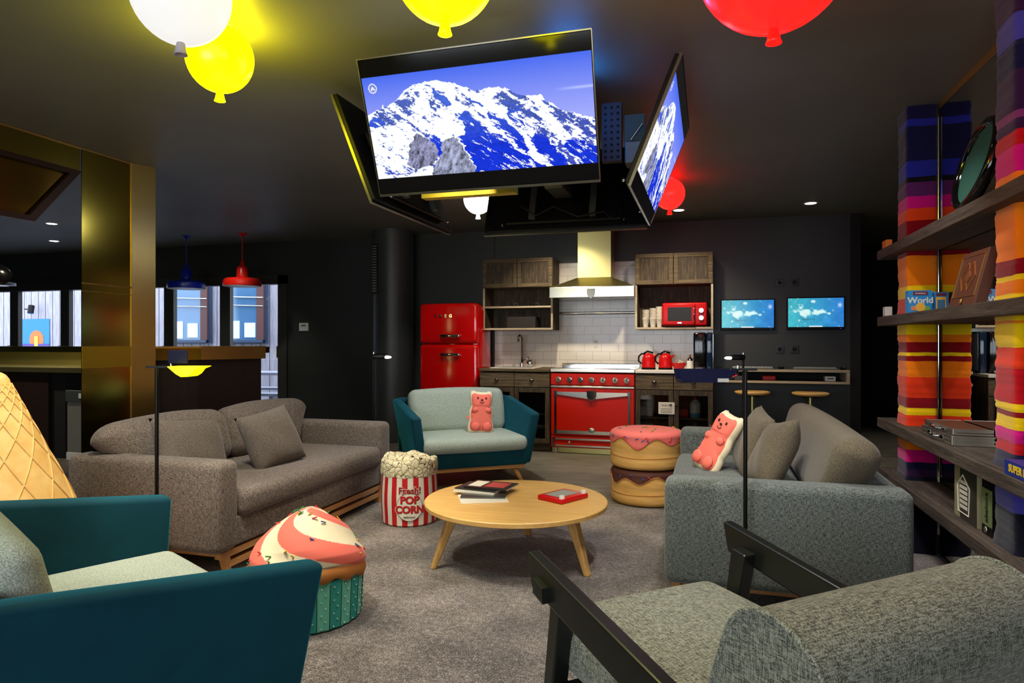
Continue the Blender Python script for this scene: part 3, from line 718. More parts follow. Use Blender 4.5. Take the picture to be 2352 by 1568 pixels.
def painted_panel(name, w, h, fn, nx, ny, strength, parent, mtx, matname):
    us = (np.arange(nx + 1)) / nx; vs = (np.arange(ny + 1)) / ny
    U, V = np.meshgrid(us, vs)
    C = np.clip(fn(U, V), 0, 1.3)
    me = bpy.data.meshes.new(name)
    co = [mtx @ Vector(((u - .5) * w, 0, (.5 - v) * h)) for v in vs for u in us]
    F = [(j * (nx + 1) + i, j * (nx + 1) + i + 1, (j + 1) * (nx + 1) + i + 1, (j + 1) * (nx + 1) + i) for j in range(ny) for i in range(nx)]
    me.from_pydata(co, [], F)
    at = me.color_attributes.new('picture', 'FLOAT_COLOR', 'POINT')
    arr = np.ones(((nx + 1) * (ny + 1), 4), np.float32); arr[:, :3] = C.reshape(-1, 3)
    at.data.foreach_set('color', arr.ravel())
    if matname not in _M:
        m = mat(matname, (0.003, .003, .004, 1), .10, spec=.25); nt = m.node_tree; b = nt.nodes['Principled BSDF']
        a = N(nt, 'ShaderNodeAttribute'); a.attribute_name = 'picture'
        nt.links.new(a.outputs['Color'], b.inputs['Emission Color']); b.inputs['Emission Strength'].default_value = strength
    me.materials.append(_M[matname])
    o = bpy.data.objects.new(name, me); COL.objects.link(o)
    if parent is not None: o.parent = parent
    return o
# ring of four televisions, tilted outward
TV_C = Vector((-1.0, 3.61, 0)); TW, TH = 1.075, .607; TILT = R(21.8)
tv_mesh = None
def television(ang, label, px=320, py=180):
    """ang: direction the screen faces (0 = towards -Y)"""
    t = thing('television', label, 'television', (TV_C.x + (.09 if abs(ang) > 3 else 0), TV_C.y, 2.222), ang, 'televisions hung in a ring')
    m = T(0, -.775, 0) @ Matrix.Rotation(TILT, 4, 'X')      # local: screen normal -Y, top leans outward
    MB().rbox(-TW / 2, TW / 2, 0, .032, -TH / 2, TH / 2, .006, 2, m).build('casing', M['black'], t)
    MB().rbox(-TW * .36, TW * .36, .032, .06, -TH * .44, TH * .2, .01, 2, m).build('back_cover', M['blackmetal'], t)
    s = MB()
    for (a, b, c_, d) in ((-TW / 2 - .004, TW / 2 + .004, TH / 2, TH / 2 + .006), (-TW / 2 - .004, TW / 2 + .004, -TH / 2 - .012, -TH / 2), (-TW / 2 - .005, -TW / 2, -TH / 2, TH / 2), (TW / 2, TW / 2 + .005, -TH / 2, TH / 2)):
        s.box(a, b, -.004, .010, c_, d, m)
    s.build('bezel', mat('television_bezel', srgb(120, 116, 104), .25, .9), t)
    painted_panel('screen', TW - .008, TH - .006, mountain, px, py, 1.0, t, m @ T(0, -.002, 0), 'television_picture')
    for sx in (-.2, .2): MB().box(sx - .02, sx + .02, .06, .09, -.24, .2, m).build('mounting_rail', M['greymetal'], t)
    MB().rbox(-.06, .06, .085, (.2 if 1 < ang < 3 else .40), -.06, .06, .01, 2, T(0, -.775, .0)).build('bracket_arm', M['greymetal'], t)
    for sx in (-.4, .4): MB().cyl(m @ Vector((sx, .06, -TH / 2 + .03)), m @ Vector((sx, .07, -TH / 2 + .03)), .008).build('screw', M['chrome'], t)
    return t
television(0, 'wide television facing the seats, showing a snowy mountain, front of the ring', 480, 270)
television(R(90), 'television seen edge-on at the right of the ring, snowy mountain on it', 240, 135)
television(R(-90), 'television seen from behind at the left of the hanging ring', 80, 45)
television(R(180), 'television seen from behind at the far side of the hanging ring', 80, 45)
mt = thing('television_ceiling_mount', 'grey metal ceiling mount with perforated bracket inside the television ring', 'ceiling mount')
MB().box(-1.42, -.60, 3.36, 3.86, 2.27, CEIL - .001).build('housing', mat('mount_paint', srgb(150, 146, 120), .5, .3), mt)
MB().box(-1.47, -.95, 3.28, 3.34, 1.985, 2.035).build('cross_beam', mat('beam_paint', srgb(206, 186, 60), .5), mt)  # yellow lamp light on the beam is painted into its colour
MB().box(-1.24, -1.18, 3.30, 3.36, 2.03, 2.30).build('hanger', M['greymetal'], mt)
pb = MB().box(-.545, -.44, 3.55, 3.60, 2.18, 2.49); pb.build('perforated_bracket', mat('bracket_paint', srgb(46, 54, 60), .5, .3), mt)
hb = MB()
for i in range(3):
    for j in range(9): hb.cyl((-.525 + i * .033, 3.551, 2.20 + j * .033), (-.525 + i * .033, 3.5485, 2.20 + j * .033), .008, n=8)
hb.build('hole_pattern', M['black'], mt)
MB().box(-.425, -.32, 3.56, 3.59, 2.20, 2.42).build('side_plate', mat('plate_paint', srgb(50, 76, 72), .5, .3), mt)
MB().tube([(-.33, 3.54, 2.36), (-.39, 3.54, 2.28)], .006).build('adjusting_bolt', M['chrome'], mt)
tag(MB().tube([(-1.1, 3.9, 2.05), (-1.0, 3.9, 1.98), (-.9, 3.95, 2.04), (-.75, 3.95, 1.97), (-.6, 3.98, 2.0), (-.56, 4.0, 1.96), (-.52, 4.0, 2.02)], .006).build('loose_cable', M['black'], smooth=True), 'black cable hanging loose inside the television ring', 'cable')
sp = MB().lathe([(0, -.03), (.02, -.03), (.012, -.015), (.03, -.008), (.03, 0), (0, 0)], n=16)
o = sp.build('sprinkler_head', M['white']); o.location = (-1.68, 7.5, CEIL - .001); tag(o, 'small white sprinkler head in the ceiling left of the cooker hood', 'sprinkler')
# ------------------------------------------------------------------ kitchen
struct('wall_splashback', MB().box(-2.512, .055, YK - .012, YK - .0005, .88, 2.15), M['tiles'])
tl = MB()
for (x, z, c_) in []: pass
# fridge
fr = thing('fridge', 'tall glossy red rounded fridge left of the kitchen cabinets', 'fridge', (-2.90, 7.25, 0))
MB().rbox(-.365, .365, .06, .53, .05, 1.665, .09, 5).build('body', M['red_gloss'], fr, smooth='a')
MB().rbox(-.365, .365, -.03, .055, 1.195, 1.665, .06, 5).build('freezer_door', M['red_gloss'], fr, smooth='a')
MB().rbox(-.365, .365, -.03, .055, .10, 1.185, .05, 5).build('fridge_door', M['red_gloss'], fr, smooth='a')
for z in (1.285, 1.068):
    h = MB().rbox(-.09, .155, -.075, -.055, z - .018, z + .018, .012, 3); h.rbox(-.085, -.055, -.056, -.02, z - .014, z + .014, .006).rbox(.12, .15, -.056, -.02, z - .014, z + .014, .006)
    h.build('handle', M['chrome'], fr, smooth='a')
text_mesh('logo_letters', 'SMEG', .05, M['chrome'], fr, .003, .002, mtx=T(-.06, -.034, 1.515, R(90)), spacing=2.3)
for sx in (-.3, .3): MB().cyl((sx, .1, 0), (sx, .1, .06), .02).build('foot', M['black'], fr)

# wall cabinets
def wall_cabinet(x0, x1, z0, zm, z1, shelf, label):
    w = x1 - x0; t = thing('wall_cabinet', label, 'cabinet', ((x0 + x1) / 2, YK - .014, z0), 0, 'wooden wall cabinets beside the hood')
    D = .34; h = z1 - z0; m_ = zm - z0; a = -w / 2; b = w / 2
    c = MB(); th = .022
    c.box(a, a + th, -D, 0, 0, h).box(b - th, b, -D, 0, 0, h).box(a + th, b - th, -D, 0, 0, th).box(a + th, b - th, -D, 0, m_, m_ + th).box(a + th, b - th, -D, 0, h - th, h)
    c.box(a + th, b - th, -.012, 0, th, h - th)
    c.build('carcass', M['reclaimed'], t)
    f = MB().box(a, a + th, -D - .006, -D, 0, m_).box(b - th, b, -D - .006, -D, 0, m_).box(a + th, b - th, -D - .006, -D, 0, th)
    f.build('front_edge', M['palewoodedge'], t)
    if shelf: MB().box(a + th, b - th, -D + .01, -.013, shelf - z0 - .01, shelf - z0 + .01).build('shelf', M['palewoodedge'], t)
    for k in (0, 1):
        xa = a + k * w / 2 + .003; xb = a + (k + 1) * w / 2 - .003; fw = .045; y0 = -D - .022; y1 = -D - .001; za, zb = m_ + .004, h + .004
        d = MB().box(xa, xa + fw, y0, y1, za, zb).box(xb - fw, xb, y0, y1, za, zb).box(xa + fw, xb - fw, y0, y1, zb - fw, zb).box(xa + fw, xb - fw, y0, y1, za, za + fw)
        o = d.build('door', M['reclaimedX'], t, bevel=.003)
        MB().box(xa + fw, xb - fw, y0 + .010, y1, za + fw, zb - fw).build('door_panel', M['reclaimed'], o)
    return t
wall_cabinet(-2.546, -1.704, 1.355, 1.845, 2.178, 1.622, 'brown wooden wall cabinet with open shelves left of the hood')
wall_cabinet(-.773, .052, 1.355, 1.840, 2.176, None, 'brown wooden wall cabinet holding the microwave right of the hood')
# things on left wall cabinet shelves
bt = thing('wire_tray', 'low dark wire tray on the upper shelf of the left wall cabinet', 'tray', (-2.05, 7.58, 1.634))
MB().box(-.13, .13, -.07, .07, 0, .006).build('base', M['blackmetal'], bt)
for sx in (-.13, .13): MB().tube([(sx, -.07, .003), (sx, -.07, .04), (sx, .07, .04), (sx, .07, .003)], .003, 6).build('wire_end', M['chrome'], bt)
tag(MB().rbox(-2.28, -1.93, 7.52, 7.72, 1.378, 1.51, .008).build('dark_box', mat('dark_cardboard', srgb(42, 37, 34), .7)), 'dark grey box on the bottom shelf of the left wall cabinet', 'box')
# microwave
mw = thing('microwave', 'red retro microwave in the right wall cabinet', 'microwave', (-.245, 7.55, 1.378))
MB().rbox(-.235, .235, -.13, .17, .012, .262, .02, 3).build('body', M['red_plastic'], mw, smooth='a')
MB().rbox(-.225, .115, -.146, -.129, .025, .25, .012, 3).build('door', M['red_plastic'], mw, smooth='a')
MB().rbox(-.175, .075, -.150, -.145, .065, .212, .006).build('window_pane', mat('dull_black', srgb(16, 16, 18), .45), mw)
MB().tube([(.102, -.15, .05), (.102, -.172, .06), (.102, -.172, .215), (.102, -.15, .225)], .007, 8).build('handle', M['chrome'], mw, smooth=True)
for z in (.175, .095): MB().cyl((.175, -.128, z), (.175, -.155, z), .028, .024).build('dial', M['chrome'], mw, smooth='a')
text_mesh('brand_mark', 'SMEG', .018, M['chrome'], mw, .001, .0005, mtx=T(-.05, -.149, .042, R(90)))
for sx in (-.2, .2): MB().cyl((sx, -.1, 0), (sx, -.1, .014), .014).build('foot', M['black'], mw)
# paper cups
def cup(loc, m, label, g, s=1.0):
    o = MB().lathe([(.026 * s, 0), (.038 * s, .088 * s), (.040 * s, .09 * s), (.040 * s, .094 * s), (.036 * s, .094 * s), (.025 * s, .004), (.0001, .004)], n=20).build('paper_cup', m, smooth='a')
    o.location = loc; return tag(o, label, 'cup', g)
proto = None
for k, (x, n, lb) in enumerate([(-.665, 7, 'leftmost'), (-.585, 8, 'middle'), (-.515, 9, 'rightmost')]):
    for i in range(n):
        lab = 'white paper cup in the %s cup stack beside the microwave, %s' % (lb, 'on top' if i == n - 1 else ('at the bottom' if i == 0 else 'nested'))
        if proto is None: proto = cup((x, 7.52, 1.378), M['paper'], lab, 'paper cups by the microwave'); o = proto
        else:
            o = proto.copy(); COL.objects.link(o); o['label'] = lab
        o.location = (x, 7.52, 1.378 + i * .0165 + (.0 if k else -.0))

# hood
hd = thing('range_hood', 'brushed steel chimney hood above the red range', 'hood', (-1.235, YK - .014, 0))
MB().box(-.188, .188, -.30, -.001, 1.93, CEIL - .002).build('chimney', M['steel'], hd)
py = MB(); B = [(-.46, -.50), (.46, -.50), (.46, -.001), (-.46, -.001)]; Tt = [(-.19, -.305), (.19, -.305), (.19, -.001), (-.19, -.001)]
py._add([Vector((x, y, 1.828)) for x, y in B] + [Vector((x, y, 1.945)) for x, y in Tt], [(0, 1, 5, 4), (1, 2, 6, 5), (2, 3, 7, 6), (3, 0, 4, 7), (4, 5, 6, 7), (3, 2, 1, 0)])
py.build('canopy', M['steel'], hd)
MB().rbox(-.472, .472, -.515, -.001, 1.705, 1.828, .006, 2).build('band', M['chrome'] if 0 else mat('polished_steel', srgb(226, 222, 208), .2, 1), hd)
bd = MB().prism([(-.042, 1.80), (.042, 1.80), (.042, 1.74), (.025, 1.705), (0, 1.69), (-.025, 1.705), (-.042, 1.74)], -.53, -.514, 'Y'); bd.build('badge', M['darkchrome'], hd, bevel=.003)
rl = thing('utensil_rail', 'polished steel rail on the tiles above the range', 'rail')
MB().cyl((-1.69, 7.74, 1.553), (-.80, 7.74, 1.553), .016).build('bar', M['chrome'], rl, smooth='a')
for x in (-1.68, -.81): MB().cyl((x, 7.74, 1.553), (x, 7.787, 1.553), .012).build('bracket', M['chrome'], rl)

# range cooker
rg = thing('range_cooker', 'vermilion red range cooker with steel straps and seven knobs', 'stove', (-1.205, 7.17, 0))
W2 = .455
MB().box(-W2, W2, .0, .6, .06, .872).build('body', M['red_stove'], rg)
MB().rbox(-W2 - .004, W2 + .004, -.03, .61, .885, .925, .006).build('cooktop', mat('polished_steel', srgb(226, 222, 208), .2, 1), rg)
MB().box(-W2 + .06, W2 - .06, .04, .56, .925, .929).build('hob_glass', M['gloss_black'], rg)
MB().rbox(-W2, W2, .575, .605, .925, .965, .005).build('back_rail', M['chrome'], rg)
MB().rbox(-W2, W2, -.022, 0, .745, .872, .006).build('control_panel', M['red_stove'], rg)
MB().rbox(-W2, W2, -.03, 0, .718, .738, .004).build('panel_trim', mat('polished_steel', srgb(226, 222, 208), .2, 1), rg)
for k in range(7):
    x = -.365 + k * .1215 + (.01 if k > 4 else 0)
    kn = MB().cyl((x, -.022, .806), (x, -.034, .806), .030).cyl((x, -.034, .806), (x, -.062, .806), .022, .019)
    kb = kn.build('knob', M['chrome'], rg, smooth='a')
    MB().rbox(x - .004, x + .004, -.072, -.06, .784, .828, .003).build('grip', M['darkchrome'], kb)
DR = MB().rbox(-W2 + .004, W2 - .004, -.025, 0, .195, .708, .008).build('oven_door', M['red_stove'], rg)
st = mat('polished_steel', srgb(226, 222, 208), .2, 1)
vs = MB().prism([(-.39, .672), (.39, .672), (.39, .642), (.06, .602), (-.06, .602), (-.39, .642)], -.035, -.0245, 'Y'); vs.build('top_strap', st, DR)
MB().box(-.39, .39, -.035, -.0245, .215, .252).build('bottom_strap', st, DR)
for sx in (-1, 1): MB().box(sx * .40 - .011, sx * .40 + .011, -.034, -.0245, .22, .68).build('side_strap', M['darkchrome'], DR)
for sx in (-1, 1):
    for z in (.235, .655): MB().rbox(sx * .40 - .016, sx * .40 + .016, -.038, -.033, z - .03, z + .03, .004).build('corner_plate', M['darkchrome'], DR)
MB().prism([(-.052, .690), (.052, .690), (.05, .625), (.03, .595), (0, .578), (-.03, .595), (-.05, .625)], -.055, -.034, 'Y').build('emblem', M['chrome'], DR, bevel=.006)
MB().ball((0, -.04, .262), .038, .008, .026).build('oval_badge', M['lgtsteel'], DR, smooth=True)
D2 = MB().rbox(-W2 + .004, W2 - .004, -.025, 0, .062, .188, .008).build('drawer', M['red_stove'], rg)
for z in (.158, .085): MB().box(-.40, .40, -.034, -.0245, z - .009, z + .009).build('strap', st, D2)
for sx in (-.24, .24): MB().ball((sx, -.045, .125), .017).build('knob', M['chrome'], D2, smooth=True)
for sx in (-1, 1): MB().box(sx * .42 - .014, sx * .42 + .014, -.036, -.0245, .075, .17).build('corner_plate', M['darkchrome'], D2)
MB().box(-W2 + .01, W2 - .01, .02, .58, .0, .06).build('plinth', M['steel'], rg)
for sx in (-.4, .4): MB().cyl((sx, 0, 0), (sx, 0, .06), .018).build('foot', M['chrome'], rg)

# base cabinets
def base_cabinet(x0, x1, topm, label):
    w = x1 - x0; t = thing('base_cabinet', label, 'cabinet', ((x0 + x1) / 2, 7.17, 0), 0, 'wooden base cabinets beside the range')
    a, b = -w / 2, w / 2; th = .022
    c = MB().box(a, a + th, 0, .6, .08, .878).box(b - th, b, 0, .6, .08, .878).box(a + th, b - th, 0, .6, .08, .10).box(a + th, b - th, .585, .6, .1, .878)
    c.box(a + th, b - th, 0, .6, .70, .72).box(a + th, b - th, .03, .55, .40, .415)
    c.build('carcass', M['reclaimed'], t)
    MB().box(a, b, .03, .6, 0, .08).build('plinth', M['reclaimedX'], t)
    MB().rbox(a - (.006 if x0 < -2 else 0), b, -.035, .61, .885, .915, .004).build('worktop', topm, t)
    for k in (0, 1):
        xa = a + k * w / 2 + .003; xb = a + (k + 1) * w / 2 - .003; xm = (xa + xb) / 2
        d = MB().rbox(xa, xb, -.022, 0, .715, .872, .003).build('drawer', M['reclaimedX'], t)
        MB().ball((xm, -.034, .795), .026, .016, .014).build('knob', M['darkchrome'], d, smooth=True)
        fw = .05; za, zb = .095, .705
        fo = MB().box(xa, xa + fw, -.022, 0, za, zb).box(xb - fw, xb, -.022, 0, za, zb).box(xa + fw, xb - fw, -.022, 0, zb - fw, zb).box(xa + fw, xb - fw, -.022, 0, za, za + fw).build('door', M['reclaimed'], t, bevel=.003)
        MB().box(xa + fw, xb - fw, -.012, -.009, za + fw, zb - fw).build('glass_pane', CABGLASS, fo)
        kx = xb - .025 if k == 0 else xa + .025
        MB().ball((kx, -.032, .56), .012).build('knob', M['darkchrome'], fo, smooth=True)
    return t
base_cabinet(-2.487, -1.672, M['reclaimedX'], 'wooden base cabinet with wood worktop and sink left of the range')
base_cabinet(-.742, .052, M['white'], 'wooden base cabinet with white worktop right of the range')
sk = thing('sink', 'white inset sink in the wooden worktop left of the range', 'sink', (-2.13, 7.42, .915))
MB().rbox(-.26, .26, -.20, .20, 0.0, .008, .003).build('rim', M['white'], sk)
MB().rbox(-.20, .20, -.15, .15, .008, .0095, .0005, 1).build('bowl', M['grey_plastic'], sk)
fc = thing('kitchen_faucet', 'tall chrome kitchen tap standing behind the white sink', 'faucet', (-2.13, 7.66, .916))
MB().cyl((0, 0, 0), (0, 0, .05), .026, .022).build('base', M['chrome'], fc, smooth='a')
MB().tube([(0, 0, .04), (0, 0, .34), (0, -.02, .37), (0, -.10, .375), (0, -.15, .36), (0, -.155, .30)], .013).build('spout', M['darkchrome'], fc, smooth=True)
MB().tube([(0, 0, .08), (.06, -.02, .085), (.09, -.02, .12)], .009).build('lever', M['chrome'], fc, smooth=True)
tag(MB().ball((-2.02, 7.62, .96), .045, .045, .045).build('sink_strainer', M['chrome'], smooth=True), 'round shiny metal strainer beside the kitchen tap', 'strainer')
# socket on the tiles
so = thing('wall_socket', 'white double socket on the tiles above the range', 'socket', (-1.265, YK - .0125, 1.19))
MB().rbox(-.02, .02, -.006, 0, -.04, .04, .003).build('plate', M['white'], so)
for z in (-.018, .018): MB().cyl((0, -.0065, z), (0, -.0055, z), .011, n=16).build('outlet', M['paper'], so)

# kettles etc.
def kettle(x, y, label, rz):
    t = thing('electric_kettle', label, 'kettle', (x, y, .916), rz, 'red kettles on the white worktop')
    MB().lathe([(.072, .018), (.074, .03), (.073, .08), (.066, .13), (.052, .158), (.03, .172), (.0, .176)], n=28).build('body', M['red_plastic'], t, smooth=True)
    MB().lathe([(0, 0), (.076, 0), (.076, .016), (.0, .016)], n=24).build('base', M['black'], t)
    MB().tube([(-.035, 0, .165), (-.075, 0, .17), (-.105, 0, .14), (-.108, 0, .09), (-.075, 0, .06)], .010, 8).build('handle', M['black'], t, smooth=True)
    MB().tube([(-.05, 0, .172), (-.01, 0, .198), (.05, 0, .178)], .010, 8).build('lid_bridge', M['black'], t, smooth=True)
    MB().tube([(.055, 0, .13), (.09, 0, .155)], [.018, .010], 8).build('spout', M['red_plastic'], t, smooth=True)
    MB().ball((0, 0, .182), .012).build('lid_knob', M['chrome'], t, smooth=True)
kettle(-.625, 7.42, 'left one of two red kettles on the white worktop', 0)
kettle(-.445, 7.43, 'red kettle standing next to the red bowl', R(12))
bw = thing('red_bowl', 'red bowl heaped with pale sachets on the white worktop', 'bowl', (-.30, 7.38, .916))
MB().lathe([(.035, 0), (.045, .004), (.07, .05), (.078, .075), (.074, .075), (.066, .05), (.0, .03)], n=28).build('bowl_body', M['red_plastic'], bw, smooth='a')
random.seed(5)
sa = MB()
for k in range(14):
    a = random.random() * 6.28; r_ = random.random() * .045; sa.rbox(-.022, .022, -.012, .012, -.002, .002, .001, 1, T(-.30 + r_ * math.cos(a), 7.38 + r_ * math.sin(a), .984 + random.random() * .02, random.random() * .9, random.random() * .9, random.random() * 3))
o = sa.build('sachets', M['paper']); tag(o, 'heap of pale sachets in the red bowl', 'sachets', kind='stuff')
sh_ = thing('sugar_shaker', 'white glass shaker with steel top between red bowl and coffee machine', 'shaker', (-.185, 7.33, .916))
MB().lathe([(0, 0), (.032, 0), (.032, .09), (.028, .10), (0, .10)], n=20).build('body', M['white'], sh_, smooth='a')
MB().lathe([(.028, .10), (.028, .12), (.012, .135), (.008, .165), (.0, .165)], n=20).build('lid', M['chrome'], sh_, smooth='a')
cf = thing('coffee_machine', 'glossy black coffee machine on the white worktop against the wall end', 'coffee machine', (-.02, 7.5, .916))
MB().rbox(-.13, .00, -.16, .16, 0, .40, .02, 4).build('body', M['gloss_black'], cf, smooth='a')
MB().rbox(.0, .07, -.14, .16, 0, .40, .015, 4).build('water_tank', mat('blue_black_gloss', srgb(16, 34, 60), .06), cf, smooth='a')
MB().tube([(-.03, -.165, .39), (-.02, -.2, .34), (-.03, -.2, .3)], .006).build('steam_pipe', M['chrome'], cf)
MB().box(.066, .072, -.12, .12, .02, .38).build('trim_strip', M['chrome'], cf)
MB().rbox(-.11, -.03, -.2, -.16, .01, .03, .004).build('drip_tray', M['chrome'], cf)
# inside the right base cabinet
pr = cup((-.60, 7.35, .416), M['white'], 'white plastic cup in the stack behind the glass cupboard door, at the bottom', 'plastic cups behind glass', 1.15)
for i in range(1, 7):
    o = pr.copy(); COL.objects.link(o); o.location = (-.60, 7.35, .416 + i * .026); o['label'] = 'white plastic cup behind the glass cupboard door, ' + ('topmost of its stack' if i == 6 else 'nested within its stack')
cd = tag(MB().box(-.50, -.335, 7.14, 7.143, .46, .585).build('notice_card', M['paper']), 'white notice card on the glass cupboard door right of the range', 'card')
text_mesh('printed_words', 'WATER', .032, M['ink'], cd, .0004, 0, mtx=T(-.415, 7.1395, .55, R(90)))
for z in (.515, .495, .478): MB().box(-.475, -.36, 7.1392, 7.14, z - .003, z + .003).build('printed_line', M['grey_plastic'], cd)
jg = thing('water_bottle', 'white plastic bottle with blue base behind the glass cupboard door', 'bottle', (-.13, 7.30, .416))
MB().lathe([(0, 0), (.05, 0), (.055, .02), (.055, .05)], n=24).build('base', mat('pale_blue_plastic', srgb(90, 170, 200), .4), jg, smooth='a')
MB().lathe([(.055, .05), (.055, .15), (.03, .18), (.02, .19), (0, .19)], n=24).build('body', M['white'], jg, smooth='a')
MB().lathe([(0.018, .19), (.018, .22), (0, .225)], n=16).build('cap', M['red_plastic'], jg)
tag(MB().rbox(-.30, -.20, 7.3, 7.4, .416, .50, .01).build('red_tin', M['red_plastic']), 'small red tin beside the white bottle in the glass cupboard', 'tin')

# ---- desk corner
dk = thing('wall_desk', 'shallow pale edged wall desk under the two monitors', 'desk', (.72, 7.4, 0))
a, b = -.63, .65
MB().box(a, b, -.0, .38, .905, .93).build('top', mat('desk_top_dark', srgb(62, 60, 52), .5), dk)
MB().box(a, b, 0, .38, .79, .812).build('bottom_board', mat('desk_top_dark', srgb(62, 60, 52), .5), dk)
e = MB().box(a, b, -.008, 0, .905, .932).box(a, b, -.008, 0, .788, .812).box(b - .03, b, -.008, 0, .812, .905); e.build('front_edge', M['palewoodedge'], dk)
MB().box(b - .03, b, 0, .38, .812, .905).build('side_board', M['palewoodedge'], dk)
MB().box(a, b, .37, .38, .812, .905).build('back_board', M['darkvoid'], dk)
def monitor(x0, x1, z0, z1, label):
    t = thing('wall_monitor', label, 'monitor', ((x0 + x1) / 2, YK - .001, (z0 + z1) / 2), 0, 'monitors above the wall desk')
    w, h = x1 - x0, z1 - z0
    MB().rbox(-w / 2 - .012, w / 2 + .012, -.05, 0, -h / 2 - .03, h / 2 + .012, .006).build('casing', M['black'], t)
    painted_panel('screen', w, h, leaves, 120, 66, 1.0, t, T(0, -.0515, 0), 'monitor_picture')
    MB().cyl((w / 2 - .03, -.051, -h / 2 - .018), (w / 2 - .03, -.049, -h / 2 - .018), .004, n=8).build('power_light', mat('blue_led', srgb(40, 80, 255), .5, emit=1.5, ecol=srgb(40, 80, 255)), t)
monitor(.146, .686, 1.372, 1.674, 'wall monitor showing pale leaves on blue, nearer the microwave cabinet')
monitor(.83, 1.378, 1.376, 1.684, 'wall monitor showing pale leaves on blue, nearer the dark passage')
def keyboard(x, label):
    t = thing('keyboard', label, 'keyboard', (x, 7.52, .931), 0, 'keyboards on the wall desk')
    MB().rbox(-.205, .205, -.065, .065, 0, .016, .005).build('case', M['grey_plastic'], t)
    k = MB()
    for r_ in range(5):
        for c_ in range(17): k.box(-.196 + c_ * .0232, -.177 + c_ * .0232, -.056 + r_ * .023, -.038 + r_ * .023, .016, .024)
    k.build('keys', M['lgtsteel'], t)
def mouse(x, label):
    t = thing('computer_mouse', label, 'mouse', (x, 7.5, .931), 0, 'mice on the wall desk')
    MB().ball((0, 0, .012), .03, .05, .02).build('body', M['black'], t, smooth=True)
    MB().ball((0, -.02, .03), .005, .012, .005).build('wheel', M['lgtsteel'], t)
keyboard(.45, 'grey keyboard on the wall desk under the left monitor'); keyboard(1.06, 'grey keyboard on the wall desk under the right monitor')
mouse(.735, 'black mouse between the two keyboards'); mouse(1.325, 'black mouse at the end of the desk by the passage')
for (x, z, lb) in [(.75, 1.86, 'upper dark switch plate between the monitors, left one'), (.90, 1.86, 'upper dark switch plate between the monitors, right one'), (.75, 1.135, 'dark socket above the desk between the monitors, left one'), (.90, 1.135, 'dark socket above the desk between the monitors, right one')]:
    t = thing('wall_outlet', lb, 'outlet', (x, YK, z), 0, 'dark outlets on the desk wall')
    MB().rbox(-.042, .042, -.012, -.0005, -.042, .042, .004).build('plate', mat('outlet_plastic', srgb(30, 30, 30), .25), t)
    MB().cyl((0, -.0135, 0), (0, -.011, 0), .022, n=20).build('insert', M['black'], t)
bx = thing('media_box', 'small white box in the right end of the wall desk shelf', 'box', (1.20, 7.5, .813))
MB().rbox(-.05, .05, -.05, .05, 0, .05, .004).build('case', M['white'], bx)
MB().box(-.03, .03, -.052, -.05, .022, .032).build('printed_band', M['ink'], bx)
bx = thing('media_box', 'small grey box in the wall desk shelf near the floor lamp', 'box', (.32, 7.5, .813)); MB().rbox(-.05, .05, -.05, .05, 0, .045, .004).build('case', M['grey_plastic'], bx)
tag(MB().rbox(.55, .68, 7.45, 7.6, .813, .862, .01).build('charger', M['red_plastic']), 'dark red charger block in the wall desk shelf', 'charger')
def stool(x, y, label):
    t = thing('bar_stool', label, 'stool', (x, y, 0), 0, 'wooden topped stools under the wall desk')
    MB().lathe([(0, .672), (.15, .672), (.168, .678), (.176, .69), (.174, .702), (.15, .708), (0, .706)], n=36).build('seat', M['oak'], t, smooth=True)
    MB().lathe([(.0, .655), (.08, .655), (.08, .672), (0, .672)], n=24).build('seat_plate', M['blackmetal'], t)
    MB().cyl((0, 0, .02), (0, 0, .66), .023).build('pole', M['steel'], t, smooth='a')
    MB().lathe([(0, 0), (.19, 0), (.19, .01), (.05, .03), (0, .03)], n=32).build('base', M['steel'], t, smooth='a')
    MB().tube([(.14 * math.cos(q * PI / 10), .14 * math.sin(q * PI / 10), .26) for q in range(20)], .008, 8, True).build('footrest', M['steel'], t, smooth=True)
    MB().box(-.14, .14, -.006, .006, .254, .266).build('footrest_spoke', M['steel'], t)
stool(.44, 7.33, 'round wooden stool under the left monitor, by the floor lamp'); stool(.995, 7.33, 'round wooden stool under the right monitor')
